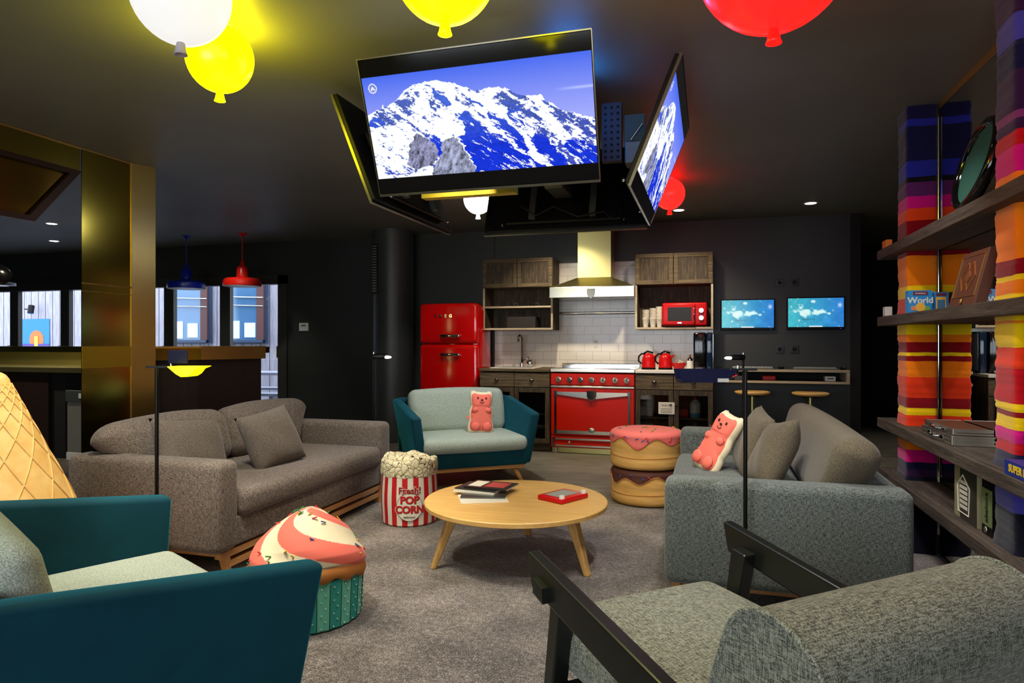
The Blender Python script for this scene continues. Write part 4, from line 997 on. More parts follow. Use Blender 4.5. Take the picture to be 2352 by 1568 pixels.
# ------------------------------------------------------------------ soft furniture
def grey_sofa(loc, rz, W, D, fab, label, cushions=2, bfab=None, bh=.385):
    t = thing('grey_sofa', label, 'sofa', loc, rz)
    f, b = -D / 2, D / 2; A = .17
    MB().rbox(-W / 2 + A - .01, W / 2 - A + .01, f + .02, b - .03, .145, .30, .015).build('seat_base', fab, t, smooth='a')
    for sx in (-1, 1):
        x0, x1 = sorted((sx * W / 2, sx * (W / 2 - A)))
        MB().rbox(x0, x1, f, b, .135, .605, .045, 4).build('armrest', fab, t, smooth='a')
    MB().rbox(-W / 2 + A, W / 2 - A, b - .20, b - .01, .15, .60, .04, 4).build('back_frame', fab, t, smooth='a')
    MB().rbox(-W / 2 + A + .005, W / 2 - A - .005, f - .015, b - .22, .29, .435, .05, 5, puff=.015).build('seat_cushion', fab, t, smooth=True)
    wi = (W - 2 * A) / cushions
    for k in range(cushions):
        x0 = -W / 2 + A + k * wi + .004; x1 = x0 + wi - .008
        m = T((x0 + x1) / 2, b - .27, .435, R(-16))
        cu_ = MB().rbox(-(x1 - x0) / 2, (x1 - x0) / 2, -.10, .10, .0, bh, .085, 6, m, puff=(.03 if cushions > 1 else .012))
        for v in cu_.bm.verts:                      # the cushion widens over the top of the arm
            q = max(0, min(1, (v.co.z - .60) / .05)); q = q * q * (3 - 2 * q)
            xr = (v.co.x - (x0 + x1) / 2) / ((x1 - x0) / 2)
            if (k == 0 and xr < 0) or (k == cushions - 1 and xr > 0): v.co.x += xr * q * (A - (.02 if cushions > 1 else .08))
        cu_.build('back_cushion', bfab or fab, t, smooth=True)
    oak = M['rail_oak']
    r = MB().box(-W / 2 + .06, W / 2 - .06, f + .03, f + .07, .10, .134).box(-W / 2 + .06, W / 2 - .06, b - .1, b - .06, .10, .134)
    r.build('rail', oak, t)
    MB().box(-W / 2 + .12, W / 2 - .12, f + .03, f + .07, .045, .075).build('stretcher', oak, t)
    for sx in (-1, 1):
        for y in (f + .05, b - .08): MB().tube([(sx * (W / 2 - .1), y, .134), (sx * (W / 2 - .13), y, 0)], [.030, .022], 4).build('leg', M['rail_oak'], t)
        MB().box(sx * (W / 2 - .115) - .02, sx * (W / 2 - .115) + .02, f + .06, b - .1, .10, .13).build('side_rail', oak, t)
    return t
grey_sofa((-2.86, 3.745, 0), R(90), 1.91, 1.0, M['sofagrey'], 'brown grey sofa with two grey pillows, along the bar side of the carpet', bh=.335)
grey_sofa((.31, 4.05, 0), R(-90), 2.0, 1.0, M['sofagrey2'], 'dark grey sofa seen from its arm, in front of the game shelves', 1, M['cush_brown'], .375)

def teal_loveseat(loc, rz, W, label, D=.80):
    t = thing('teal_loveseat', label, 'sofa', loc, rz, 'teal velvet two seaters')
    f, b = -D / 2, D / 2
    for sx in (-1, 1):
        mb = MB(); P = [(f, .605), (f + .05, .175), (b - .06, .175), (b, .70), (b - .1, .69)]
        mb.prism([(p[0], p[1]) for p in P], 0, .085, 'X')
        for v in mb.bm.verts:
            v.co.x = sx * (W / 2 - .02 - v.co.x + (v.co.z - .6) * .16)
        o = mb.build('armrest', M['teal'], t, bevel=.022); o.modifiers['bevel'].segments = 4; o.data.shade_smooth()
    mb = MB().prism([(b - .13, .175), (b - .03, .175), (b + .03, .705), (b - .06, .705)], -W / 2 + .055, W / 2 - .055, 'X')
    o = mb.build('back_shell', M['teal'], t, bevel=.02); o.modifiers['bevel'].segments = 4; o.data.shade_smooth()
    MB().rbox(-W / 2 + .12, W / 2 - .12, f + .05, b - .08, .165, .30, .02, 3).build('seat_base', M['teal'], t, smooth='a')
    MB().rbox(-W / 2 + .125, W / 2 - .125, f + .005, b - .16, .295, .415, .05, 5, puff=.02).build('seat_cushion', M['pale_seat'], t, smooth=True)
    m = T(0, b - .18, .40, R(-13))
    MB().rbox(-W / 2 + .135, W / 2 - .135, -.07, .07, .0, .385, .06, 5, m, puff=.02).build('back_cushion', M['pale_seat'], t, smooth=True)
    MB().box(-W / 2 + .14, W / 2 - .14, f + .07, b - .09, .135, .165).build('rail', M['rail_oak'], t)
    for sx in (-1, 1):
        for (y, dy) in ((f + .12, -.05), (b - .14, .05)): MB().tube([(sx * (W / 2 - .22), y, .14), (sx * (W / 2 - .15), y + dy, 0)], [.026, .014], 10).build('leg', M['rail_oak'], t, smooth=True)
    return t
teal_loveseat((-2.067, 5.542, 0), R(36.3), 1.16, 'teal velvet loveseat with pale cushions in front of the red fridge')
teal_loveseat((-1.745, 1.555, 0), R(152.7), 1.27, 'teal velvet loveseat in the foreground, cut by the left edge')

# foreground armchair
ac = thing('wooden_armchair', 'tweed armchair with black wooden arms, back turned, nearest on the right', 'armchair', (-.211, 2.103, 0), R(221.8))
for sx in (-1, 1):
    x0, x1 = sorted((sx * .345, sx * .385))
    o = MB().prism([(0.0, .62), (.022, .525), (.86, .375), (.86, .475)], x0, x1, 'X').build('armrest', M['blackwood'], ac, bevel=.006)
    xa, xb = sorted((sx * .300, sx * .352))
    MB().prism([(.075, .565), (.13, .555), (.03, 0), (-.015, 0)], *sorted((sx * .335, sx * .40)), 'X').build('front_leg', M['blackwood'], ac, bevel=.006) if 0 else None
    o = MB().prism([(.085, .560), (.145, .552), (.035, .0), (-.005, .0)], xa, xb, 'X').build('front_leg', M['blackwood'], ac, bevel=.006)
    MB().prism([(.07, .568), (.125, .555), (.13, .515), (.075, .528)], *sorted((sx * .38, sx * .405)), 'X').build('peg', M['blackwood'], ac)
    MB().prism([(.80, .45), (.85, .44), (.95, 0), (.91, 0)], xa, xb, 'X').build('rear_leg', M['blackwood'], ac, bevel=.006)
    MB().box(*sorted((sx * .30, sx * .335)), .08, .82, .21, .27).build('side_rail', M['blackwood'], ac)
MB().box(-.3, .3, .09, .13, .21, .27).build('front_rail', M['blackwood'], ac)
MB().rbox(-.30, .30, -.03, .70, .275, .445, .055, 6, T(0, 0, 0, R(-2)), puff=.02).build('seat_cushion', M['tweed'], ac, smooth=True)
def loop(hw, hh, r, n=8):
    pts = []
    for (cx_, cy_, a0) in ((hw - r, hh - r, 0), (-hw + r, hh - r, 90), (-hw + r, -hh + r, 180), (hw - r, -hh + r, 270)):
        for k in range(n + 1):
            a = R(a0 + 90 * k / n); pts.append((cx_ + r * math.cos(a), cy_ + r * math.sin(a)))
    return pts
bm_ = T(0, .80, .50, R(-20)); prof = loop(.115, .245, .105)
bk = MB(); bk.prism(prof, -.335, .335, 'X', bm_); bk = bk.build('back_cushion', M['tweed'], ac, smooth='a', bevel=.008)
for sx in (-1, 1): MB().tube([bm_ @ Vector((sx * .334, a, b_)) for a, b_ in prof], .006, 8, True).build('piping', M['tweed'], bk, smooth=True)

# coffee table
ct = thing('coffee_table', 'round pale oak coffee table with three legs in the centre of the carpet', 'table', (-1.026, 3.564, 0))
MB().lathe([(0, .312), (.485, .312), (.505, .320), (.507, .340), (.502, .345), (0, .345)], n=80).build('table_top', M['oak'], ct, smooth='a')
for (x, y) in ((-.381, -.243), (.414, -.127), (-.061, .479)):
    l = math.hypot(x, y); u = Vector((x / l, y / l, 0)); w = Vector((-u.y, u.x, 0)); mb = MB(); vs = []
    for (r0, z, a, b_) in ((.335, .312, .05, .030), (.335 + .025, .27, .045, .028), (l + .012, 0, .024, .020)):
        for sx, sy in ((-1, -1), (1, -1), (1, 1), (-1, 1)): vs.append(u * (r0 + sx * a * .6) + w * (sy * b_) + Vector((0, 0, z)))
    mb._add(vs, [(0, 1, 2, 3), (8, 9, 10, 11)] + [(i * 4 + k, i * 4 + (k + 1) % 4, i * 4 + 4 + (k + 1) % 4, i * 4 + 4 + k) for i in range(2) for k in range(4)])
    mb.build('leg', M['oakY'], ct, bevel=.008)
# magazines
mg = [(-1.20, 3.50, 26, .26, .19, srgb(236, 232, 214), 'magazine at the bottom of the pile on the coffee table, cream cover'),
      (-1.215, 3.57, 14, .25, .19, srgb(60, 58, 54), 'second magazine from the bottom of the pile on the coffee table, dark cover'),
      (-1.265, 3.64, -4, .25, .19, srgb(230, 226, 210), 'middle magazine of the pile on the coffee table, cream edge showing'),
      (-1.26, 3.67, -8, .26, .19, srgb(40, 38, 38), 'second magazine from the top of the pile on the coffee table, black cover'),
      (-1.21, 3.69, -6, .27, .19, srgb(34, 32, 32), 'black magazine with red picture, topmost of the pile on the coffee table')]
z = .346
for i, (x, y, rz, w, h, c_, lb) in enumerate(mg):
    t = thing('magazine', lb, 'magazine', (x, y, z), R(rz), 'magazines piled on the coffee table')
    MB().box(-w / 2 + .002, w / 2 - .001, -h / 2 + .002, h / 2 - .002, .001, .0065).build('pages', M['paper'], t)
    cm_ = mat('magazine_cover_%d' % i, c_, .25)
    MB().box(-w / 2, w / 2, -h / 2, h / 2, .0066, .0078).box(-w / 2, w / 2, -h / 2, h / 2, 0, .0009).box(-w / 2, w / 2, -h / 2 - .001, -h / 2, 0, .0078).build('cover', cm_, t)
    if i == 4:
        MB().box(-.02, .10, -.06, .07, .0079, .0084).build('cover_picture', mat('cover_red', srgb(196, 74, 70), .3), t)
        MB().box(-.12, -.04, -.07, .07, .0079, .0084).build('cover_picture', M['paper'], t)
    else:
        text_mesh('spine_letters', ['DESIGN', 'TRAVEL GUIDE', 'MAGAZINE', 'SKI'][i] if 0 else 'IIIIII', .005, M['paper'], t, .0003, 0, mtx=T(-w / 2 + .05, -h / 2 - .0012, .004, R(90))) if 0 else None
    z += .0082
# drawing toy
dt = thing('drawing_toy', 'red drawing toy with grey screen and white knobs on the coffee table', 'toy', (-.775, 3.64, .346), R(62))
MB().rbox(-.115, .115, -.09, .09, 0, .026, .008, 3).build('frame', M['red_plastic'], dt, smooth='a')
MB().box(-.082, .082, -.045, .065, .026, .0275).build('screen', mat('silver_screen', srgb(150, 152, 140), .4), dt)
for sx in (-1, 1): MB().cyl((sx * .093, -.070, .026), (sx * .093, -.070, .042), .016, .015).build('knob', M['white'], dt, smooth='a')

# ------------------------------------------------------------------ poufs
pp = thing('popcorn_pouf', 'red and white striped popcorn tub pouf beside the coffee table', 'pouf', (-1.955, 4.165, 0), R(25))
n = 96; rr = .188; mb = MB(); rings = []
zs = [0.0, .012, .05, .1, .15, .2, .25, .3, .335]
vs = []
for z in zs:
    for k in range(n):
        a = 2 * PI * k / n; r_ = rr - (.014 if z == 0 else 0) - .004 * math.cos(z * 18)
        vs.append(Vector((r_ * math.sin(a), -r_ * math.cos(a), z)))
V = [mb.bm.verts.new(v) for v in vs]
for i in range(len(zs) - 1):
    for k in range(n):
        fc_ = mb.bm.faces.new((V[i * n + k], V[i * n + (k + 1) % n], V[(i + 1) * n + (k + 1) % n], V[(i + 1) * n + k])); fc_.material_index = ((k + 1) // 3) % 2
mb.bm.faces.new(V[:n])
mb.build('striped_tub', [M['popwhite'], M['popred']], pp, smooth='a')
mb = MB(); vs = []
def rimz(a): return .438 + .012 * math.sin(2 * a + .6) + .010 * math.sin(5 * a) + .004 * math.sin(11 * a)
for j, (fr_, rad) in enumerate([(0, .187), (.12, .192), (.5, .192), (.8, .190), (.95, .186), (1.0, .172), (.97, .15), (.86, .11), (.80, .06), (.80, .001)]):
    for k in range(n):
        a = 2 * PI * k / n; nz = noise.noise(Vector((math.sin(a) * 7, math.cos(a) * 7, j * .6))) * .006
        zz = .325 + .004 * math.sin(9 * a) * (j == 0) + (rimz(a) - .325) * fr_; r_ = rad + nz
        vs.append(Vector((r_ * math.sin(a), -r_ * math.cos(a), zz)))
mb._add(vs, [(i * n + k, i * n + (k + 1) % n, (i + 1) * n + (k + 1) % n, (i + 1) * n + k) for i in range(9) for k in range(n)])
mb.build('popcorn_top', M['popprint'], pp, smooth=True)
def cylwarp(r0, dz, y0): return lambda c: Vector(((r0 + c.z) * math.sin((c.x) / r0), -(r0 + c.z) * math.cos((c.x) / r0), c.y + y0))
def disc_on_cyl(R_, r0, y0, dz, name, m, rin=0):
    mb = MB(); nn_ = 48; K = 6; vs = []
    for j in range(K + 1):
        q = rin + (R_ - rin) * j / K
        for k in range(nn_):
            a = 2 * PI * k / nn_; vs.append(cylwarp(r0, 0, y0)(Vector((q * math.cos(a), q * math.sin(a) * 1.04, dz))))
    mb._add(vs, [(i * nn_ + k, i * nn_ + (k + 1) % nn_, (i + 1) * nn_ + (k + 1) % nn_, (i + 1) * nn_ + k) for i in range(K) for k in range(nn_)])
    return mb.build(name, m, pp)
disc_on_cyl(.088, .193, .135, .001, 'round_label', M['popwhite'])
disc_on_cyl(.088, .193, .135, .0016, 'label_outline', M['ink'], .0855)
for (tx, sz, yy, of) in (('Fresh!', .060, .243, .0004), ('POP', .068, .180, .0022), ('CORN', .066, .118, .0022), ('delicious', .022, .071, .0002)):
    if tx != 'delicious':
        text_mesh('lettering_outline', tx, sz, M['popwhite'], pp, .0002, of + .0045, warp=lambda c, yy=yy: cylwarp(.1940, 0, yy)(Vector((c.x + .001, c.y - .001, c.z))))
        text_mesh('lettering_shadow', tx, sz, M['ink'], pp, .0002, of + .0014, warp=lambda c, yy=yy: cylwarp(.195, 0, yy)(Vector((c.x + .002, c.y - .002, c.z))))
    text_mesh('lettering', tx, sz, M['popred'] if tx != 'delicious' else M['ink'], pp, .0002, of, warp=lambda c, yy=yy: cylwarp(.1965, 0, yy)(c))

# cupcake
cc = thing('cupcake_pouf', 'cupcake shaped pouf with pink swirl icing and turquoise case', 'pouf', (-1.722, 2.60, 0), R(30))
n = 112; mb = MB(); vs = []
zs = [0, .01, .06, .12, .18, .215]
for z in zs:
    for k in range(n):
        a = 2 * PI * k / n; r_ = .236 + .05 * z - (.012 if z == 0 else 0) + .0025 * math.cos(a * 28)
        vs.append(Vector((r_ * math.sin(a), -r_ * math.cos(a), z)))
V = [mb.bm.verts.new(v) for v in vs]
for i in range(len(zs) - 1):
    for k in range(n):
        f_ = mb.bm.faces.new((V[i * n + k], V[i * n + (k + 1) % n], V[(i + 1) * n + (k + 1) % n], V[(i + 1) * n + k])); f_.material_index = 2 if k % 4 == 0 and 0 else (k // 4) % 2
mb.bm.faces.new(V[:n])
mb.m(3)
for k in range(28):
    a = 2 * PI * k * 4 / n; mb.tube([(math.sin(a) * (.2385 + .05 * z), -math.cos(a) * (.2385 + .05 * z), z) for z in (.008, .1, .2)], .0016, 5)
mb.m(2)
for k in range(28):
    a = 2 * PI * (k + .5) * 4 / n
    for q in range(7):
        aa = a + (.035 if q % 2 else -.035); z = .02 + q * .028; r_ = .2395 + .05 * z
        mb.ball((r_ * math.sin(aa), -r_ * math.cos(aa), z), .0034, n=6)
case = mb.build('paper_case', [M['teal_cup'], M['teal_cup2'], M['dot'], M['ink']], cc, smooth='a')
mb = MB(); vs = []
for j, (r_, z) in enumerate([(.246, .195), (.257, .20), (.260, .22), (.256, .24), (.246, .25)]):
    for k in range(n):
        a = 2 * PI * k / n; dz = .008 * math.sin(a * 14) * (j < 2) + .02 * math.sin(a * 2 + 1)
        vs.append(Vector((r_ * math.sin(a), -r_ * math.cos(a), z + dz)))
mb._add(vs, [(i * n + k, i * n + (k + 1) % n, (i + 1) * n + (k + 1) % n, (i + 1) * n + k) for i in range(4) for k in range(n)])
mb.build('cake_rim', M['brownrim'], cc, smooth=True)
prof = [(.247, .24), (.250, .262), (.240, .30), (.215, .338), (.175, .378), (.130, .415), (.085, .447), (.045, .468), (.015, .476), (.0005, .478)]
from bisect import bisect
def pinterp(t):
    q = t * (len(prof) - 1); i = min(int(q), len(prof) - 2); f_ = q - i; return prof[i][0] * (1 - f_) + prof[i + 1][0] * f_, prof[i][1] * (1 - f_) + prof[i + 1][1] * f_
mb = MB(); K = 110; n2 = 300; V = []
def swirl(a, t): return (a / (2 * PI) * 3 + t * 2.2 + .10 * math.sin(a * 2 + t * 4) + .35) % 1.0
for j in range(K + 1):
    t = j / K; r_, z = pinterp(t)
    for k in range(n2):
        a = 2 * PI * k / n2; s_ = swirl(a, t); b_ = .010 * math.sin(s_ * 2 * PI) * (1 - t)
        V.append(mb.bm.verts.new((( r_ + b_) * math.sin(a) + .02 * t, -(r_ + b_) * math.cos(a), z + .02 * math.sin(a * 2 + 1) * (1 - t) + b_ * .4)))
for j in range(K):
    for k in range(n2):
        f_ = mb.bm.faces.new((V[j * n2 + k], V[j * n2 + (k + 1) % n2], V[(j + 1) * n2 + (k + 1) % n2], V[(j + 1) * n2 + k]))
        s_ = swirl(2 * PI * (k + .5) / n2, (j + .5) / K); f_.material_index = 0 if s_ < .5 else 1
ic = mb.build('icing_swirl', [M['coral'], M['cream']], cc, smooth=True)
random.seed(3); cs = [srgb(60, 150, 70), srgb(60, 90, 170), srgb(230, 190, 40), srgb(220, 60, 60)]
for k in range(48):
    a = random.random() * 2 * PI; t = .03 + random.random() ** 1.3 * .75; r_, z = pinterp(t)
    m_ = T((r_ + .004) * math.sin(a) + .02 * t, -(r_ + .004) * math.cos(a), z + .02 * math.sin(a * 2 + 1) * (1 - t) + .003, 0, random.random(), random.random() * 3)
    MB().rbox(-.012, .012, -.004, .004, -.0025, .0025, .002, 2, m_).build('sprinkle', mat('sprinkle_%d' % (k % 4), cs[k % 4], .6), ic)

# stacked cake poufs
def cake(loc, rz, r, h, icm, seed, label, sprink):
    t = thing('cake_pouf', label, 'pouf', loc, rz, 'round cake poufs stacked')
    n = 128; prof = [(r - .03, 0), (r - .008, .006), (r, .03)] + [(r + .0022 * math.sin(k * .55), .03 + (h - .06) * k / 22) for k in range(1, 23)] + [(r - .006, h - .012), (r - .025, h), (r * .8, h + .004), (r * .5, h + .006), (.001, h + .006)]
    mb = MB(); V = []
    drip = lambda a: h - .075 - .028 * math.sin(a * 7 + seed) - .016 * math.sin(a * 4 + seed * 2)
    for (q, z) in prof:
        for k in range(n):
            a = 2 * PI * k / n; x = 0
            if .03 < z < h - .02 and z > drip(a): x = .006
            V.append(mb.bm.verts.new(((q + x) * math.sin(a), -(q + x) * math.cos(a), z)))
    for j in range(len(prof) - 1):
        for k in range(n):
            f_ = mb.bm.faces.new((V[j * n + k], V[j * n + (k + 1) % n], V[(j + 1) * n + (k + 1) % n], V[(j + 1) * n + k]))
            zc = (prof[j][1] + prof[j + 1][1]) / 2; f_.material_index = 1 if zc > drip(2 * PI * (k + .5) / n) else 0
    mb.bm.faces.new(V[:n])
    mb.build('body', [M['sponge'], icm], t, smooth=True)
    dl = MB().tube([((r + .007) * math.sin(a), -(r + .007) * math.cos(a), drip(a)) for a in [2 * PI * k / 120 for k in range(120)]], .003, 5, True)
    dl.build('drip_outline', M['brownrim'] if icm is M['choc'] else M['coral_dark'], t)
    MB().tube([((r + .003) * math.sin(a), -(r + .003) * math.cos(a), h * .33 + .004 * math.sin(3 * a)) for a in [2 * PI * k / 60 for k in range(60)]], .0022, 5, True).build('seam', M['brownrim'], t)
    random.seed(seed); 
    for k in range(sprink):
        a = random.random() * 2 * PI
        if k % 2: q = r + .009; z = h - .03 - random.random() * .03; m_ = T(q * math.sin(a), -q * math.cos(a), z, 0, random.random() * 3, a)
        elif sprink == 24: continue
        else: q = r * random.random() * .9; z = h + .009; m_ = T(q * math.sin(a), -q * math.cos(a), z, 0, 0, random.random() * 3)
        MB().rbox(-.012, .012, -.003, .003, -.003, .003, .002, 1, m_).build('sprinkle', mat('sprinkle_%d' % (k % 4), cs[k % 4], .6), t)
    return t
cake((-.455, 5.225, 0), 0, .268, .262, M['choc'], 2, 'lower cake pouf with chocolate icing, carrying the pink one', 24)
cake((-.455, 5.225, .270), R(20), .275, .275, M['icing'], 5, 'upper cake pouf with pink icing and sprinkles, on the chocolate one', 30)

# ice cream cone
cn = thing('ice_cream_cone_seat', 'giant upturned waffle cone behind the foreground loveseat', 'cone', (-2.975, 2.17, 0))
Hc, rb = 1.085, .49
prof = [(rb - .03, 0), (rb, .03)] + [(rb * (1 - t) + .036 * t, .03 + (Hc - .08) * t) for t in [k / 24 for k in range(1, 25)]] + [(.030, Hc - .03), (.018, Hc - .012), (.0005, Hc)]
MB().lathe(prof, n=64).build('cone_body', M['waffle'], cn, smooth='a')
ri = MB()
for s_ in (-1, 1):
    for k in range(11):
        pts = []
        for j in range(40):
            t = j / 39; a = 2 * PI * k / 11 + s_ * 2.4 * (-math.log(1.06 - t) / 2.8) * 1.35; q = rb * (1 - t) + .036 * t
            pts.append(((q + .001) * math.cos(a), (q + .001) * math.sin(a), .03 + (Hc - .08) * t))
        ri.tube(pts, .0042, 5)
ri.build('waffle_ridge_pattern', M['waffle'], cn, smooth=True)

# ------------------------------------------------------------------ pillows
def pillow(loc, rot, w, h, th, m, label, grp):
    mb = MB(); K = 16; V = {}
    for s_ in (-1, 1):
        for i in range(K + 1):
            for j in range(K + 1):
                u, v = -1 + 2 * i / K, -1 + 2 * j / K
                e = (1 - abs(u) ** 3.2) * (1 - abs(v) ** 3.2); edge = i in (0, K) or j in (0, K)
                if edge and s_ == 1: V[(1, i, j)] = V[(-1, i, j)]; continue
                px = u * w / 2 * (1 - .06 * (1 - v * v)); pz = v * h / 2 * (1 - .06 * (1 - u * u))
                y = s_ * (th / 2 * max(0, e) ** .55 + (0 if edge else .003)) + .004 * math.sin(u * 5 + v * 4 + loc[0] * 9)
                V[(s_, i, j)] = mb.bm.verts.new((px, y, pz))
        for i in range(K):
            for j in range(K): mb.bm.faces.new((V[(s_, i, j)], V[(s_, i + 1, j)], V[(s_, i + 1, j + 1)], V[(s_, i, j + 1)]))
    o = mb.build('throw_pillow', m, smooth=True); o.location = loc; o.rotation_euler = rot
    return tag(o, label, 'pillow', grp)
def ori(face, lean, roll=0):
    """pillow whose front (-Y) faces the given world angle, leaning back"""
    return (Matrix.Rotation(face, 3, 'Z') @ Matrix.Rotation(-lean, 3, 'X') @ Matrix.Rotation(roll, 3, 'Y')).to_euler()
pillow((-2.66, 3.63, .605), ori(R(78), R(24), R(-8)), .42, .38, .15, M['cush_grey'], 'grey throw pillow near the middle of the brown grey sofa', 'grey throw pillows')
pillow((-2.83, 3.13, .605), ori(R(84), R(24), R(6)), .46, .38, .15, M['cush_grey'], 'grey throw pillow behind the slim floor lamp pole, at the near end of the sofa', 'grey throw pillows')
pillow((.26, 4.16, .625), ori(R(-80), R(20), R(8)), .40, .40, .15, M['cush_brown'], 'brown grey pillow leaning directly behind the pink bear cushion', 'brown grey pillows on the dark sofa')
pillow((.33, 3.80, .615), ori(R(-84), R(24), R(-10)), .42, .40, .16, M['cush_brown'], 'brown grey pillow nearest the near arm of the dark grey sofa', 'brown grey pillows on the dark sofa')
BEAR = [(0, .175), (.045, .178), (.062, .186), (.085, .182), (.096, .165), (.098, .13), (.094, .09), (.088, .055), (.095, .03), (.104, .0), (.103, -.04), (.098, -.07), (.108, -.10), (.112, -.14), (.104, -.172), (.07, -.184), (.03, -.182), (0, -.178)]
def bear(loc, rot, label, s=1.0):
    t = empty('bear_cushion', loc); t.rotation_euler = rot; tag(t, label, 'cushion', 'pink bear cushions'); t.scale = (1, 1, 1)
    pts = BEAR + [(-x, z) for x, z in reversed(BEAR[1:-1])]
    P = []
    for i in range(len(pts)):
        a, b_ = Vector(pts[i]), Vector(pts[(i + 1) % len(pts)])
        for k in range(3): P.append(a.lerp(b_, k / 3) * s)
    def shell(k0, y_edge, depth, rings, name, m, scale=1.0, front=False):
        mb = MB(); n = len(P); V = []
        for j in range(rings + 1):
            q = 1 - j / rings; q2 = max(q, .001); y = depth * math.sqrt(max(0, 1 - q ** 2.6))
            V.append([mb.bm.verts.new((p.x * q2 * scale, -(y_edge + y), p.y * q2 * scale)) for p in P])
        for j in range(rings):
            for k in range(n): mb.bm.faces.new((V[j][k], V[j][(k + 1) % n], V[j + 1][(k + 1) % n], V[j + 1][k]))
        if not front:
            W = []
            for j in range(rings + 1):
                q = 1 - j / rings; q2 = max(q, .001); y = depth * math.sqrt(max(0, 1 - q ** 2.6))
                W.append([mb.bm.verts.new((p.x * q2 * scale, y, p.y * q2 * scale)) for p in P] if j else V[0])
            for j in range(rings):
                for k in range(n): mb.bm.faces.new((W[j][k], W[j + 1][k], W[j + 1][(k + 1) % n], W[j][(k + 1) % n]))
        return mb.build(name, m, t, smooth=True)
    shell(0, 0, .045 * s, 10, 'cushion_body', M['cream'], 1.05)
    fr_ = shell(0, .022 * s, .030 * s, 10, 'printed_bear', M['coral'], .92, True)
    for (x, z, rx, rz_) in ((-.055, .015, .032, .026), (.055, .015, .032, .026), (-.052, -.125, .042, .040), (.052, -.125, .042, .040)):
        MB().ball((x * s, -.040 * s, z * s), rx * s, .022 * s, rz_ * s).build('paw', M['coral'], fr_, smooth=True)
        MB().tube([((x + rx * 1.0 * math.cos(a)) * s, -.045 * s, (z + rz_ * 1.0 * math.sin(a)) * s) for a in [2 * PI * k / 24 for k in range(24)]], .0016, 5, True).build('paw_outline', M['coral_dark'], fr_)
    for sx in (-1, 1):
        MB().ball((sx * .036 * s, -.050 * s, .122 * s), .007 * s, .004, .010 * s, n=10).build('eye', M['ink'], fr_, smooth=True)
    MB().ball((0, -.054 * s, .105 * s), .011 * s, .005, .007 * s, n=10).build('nose', M['ink'], fr_, smooth=True)
    MB().tube([((-.020 + .0025 * k) * s, -.054 * s, (.088 - .010 * math.sin(PI * k / 16)) * s) for k in range(17)], .0022, 6).build('mouth', M['ink'], fr_)
    MB().tube([(-.085 * s, -.05 * s, .068 * s), (-.04 * s, -.056 * s, .060 * s), (.04 * s, -.056 * s, .060 * s), (.085 * s, -.05 * s, .068 * s)], .0014, 5).build('neck_line', M['coral_dark'], fr_)
    MB().box(-.125 * s, -.10 * s, -.006, .0, -.06 * s, -.035 * s).build('fabric_tab', M['coral'], t)
    return t
bear((-1.915, 5.535, .595), ori(R(30), R(14), R(4)), 'pink bear cushion on the back teal loveseat')
bear((.06, 4.26, .60), ori(R(-50), R(26), R(14)), 'pink bear cushion leaning on the dark grey sofa pillows', 1.04)

# ------------------------------------------------------------------ floor lamps
def trough(L_, w, d, m, name, par, mtx):
    mb = MB(); n = 14; vs = []
    for off, s_ in ((0, 1), (.003, -1)):
        for y in (-L_ / 2, L_ / 2):
            for k in range(n + 1):
                a = PI * k / n; vs.append(mtx @ Vector((-(w / 2 - off) * math.cos(a), y * (1 - 0), -(d - off) * math.sin(a) ** .8)))
    F = []
    for b0 in (0, 2 * (n + 1)):
        for k in range(n): F.append((b0 + k, b0 + k + 1, b0 + n + 1 + k + 1, b0 + n + 1 + k))
    m0 = n + 1
    for k in range(n): F += [(k, k + 1, 2 * m0 + k + 1, 2 * m0 + k), (m0 + k, m0 + k + 1, 3 * m0 + k + 1, 3 * m0 + k)]
    F += [(0, m0, 3 * m0, 2 * m0), (n, m0 + n, 3 * m0 + n, 2 * m0 + n)]
    mb._add(vs, F); return mb.build(name, m, par, smooth='a')
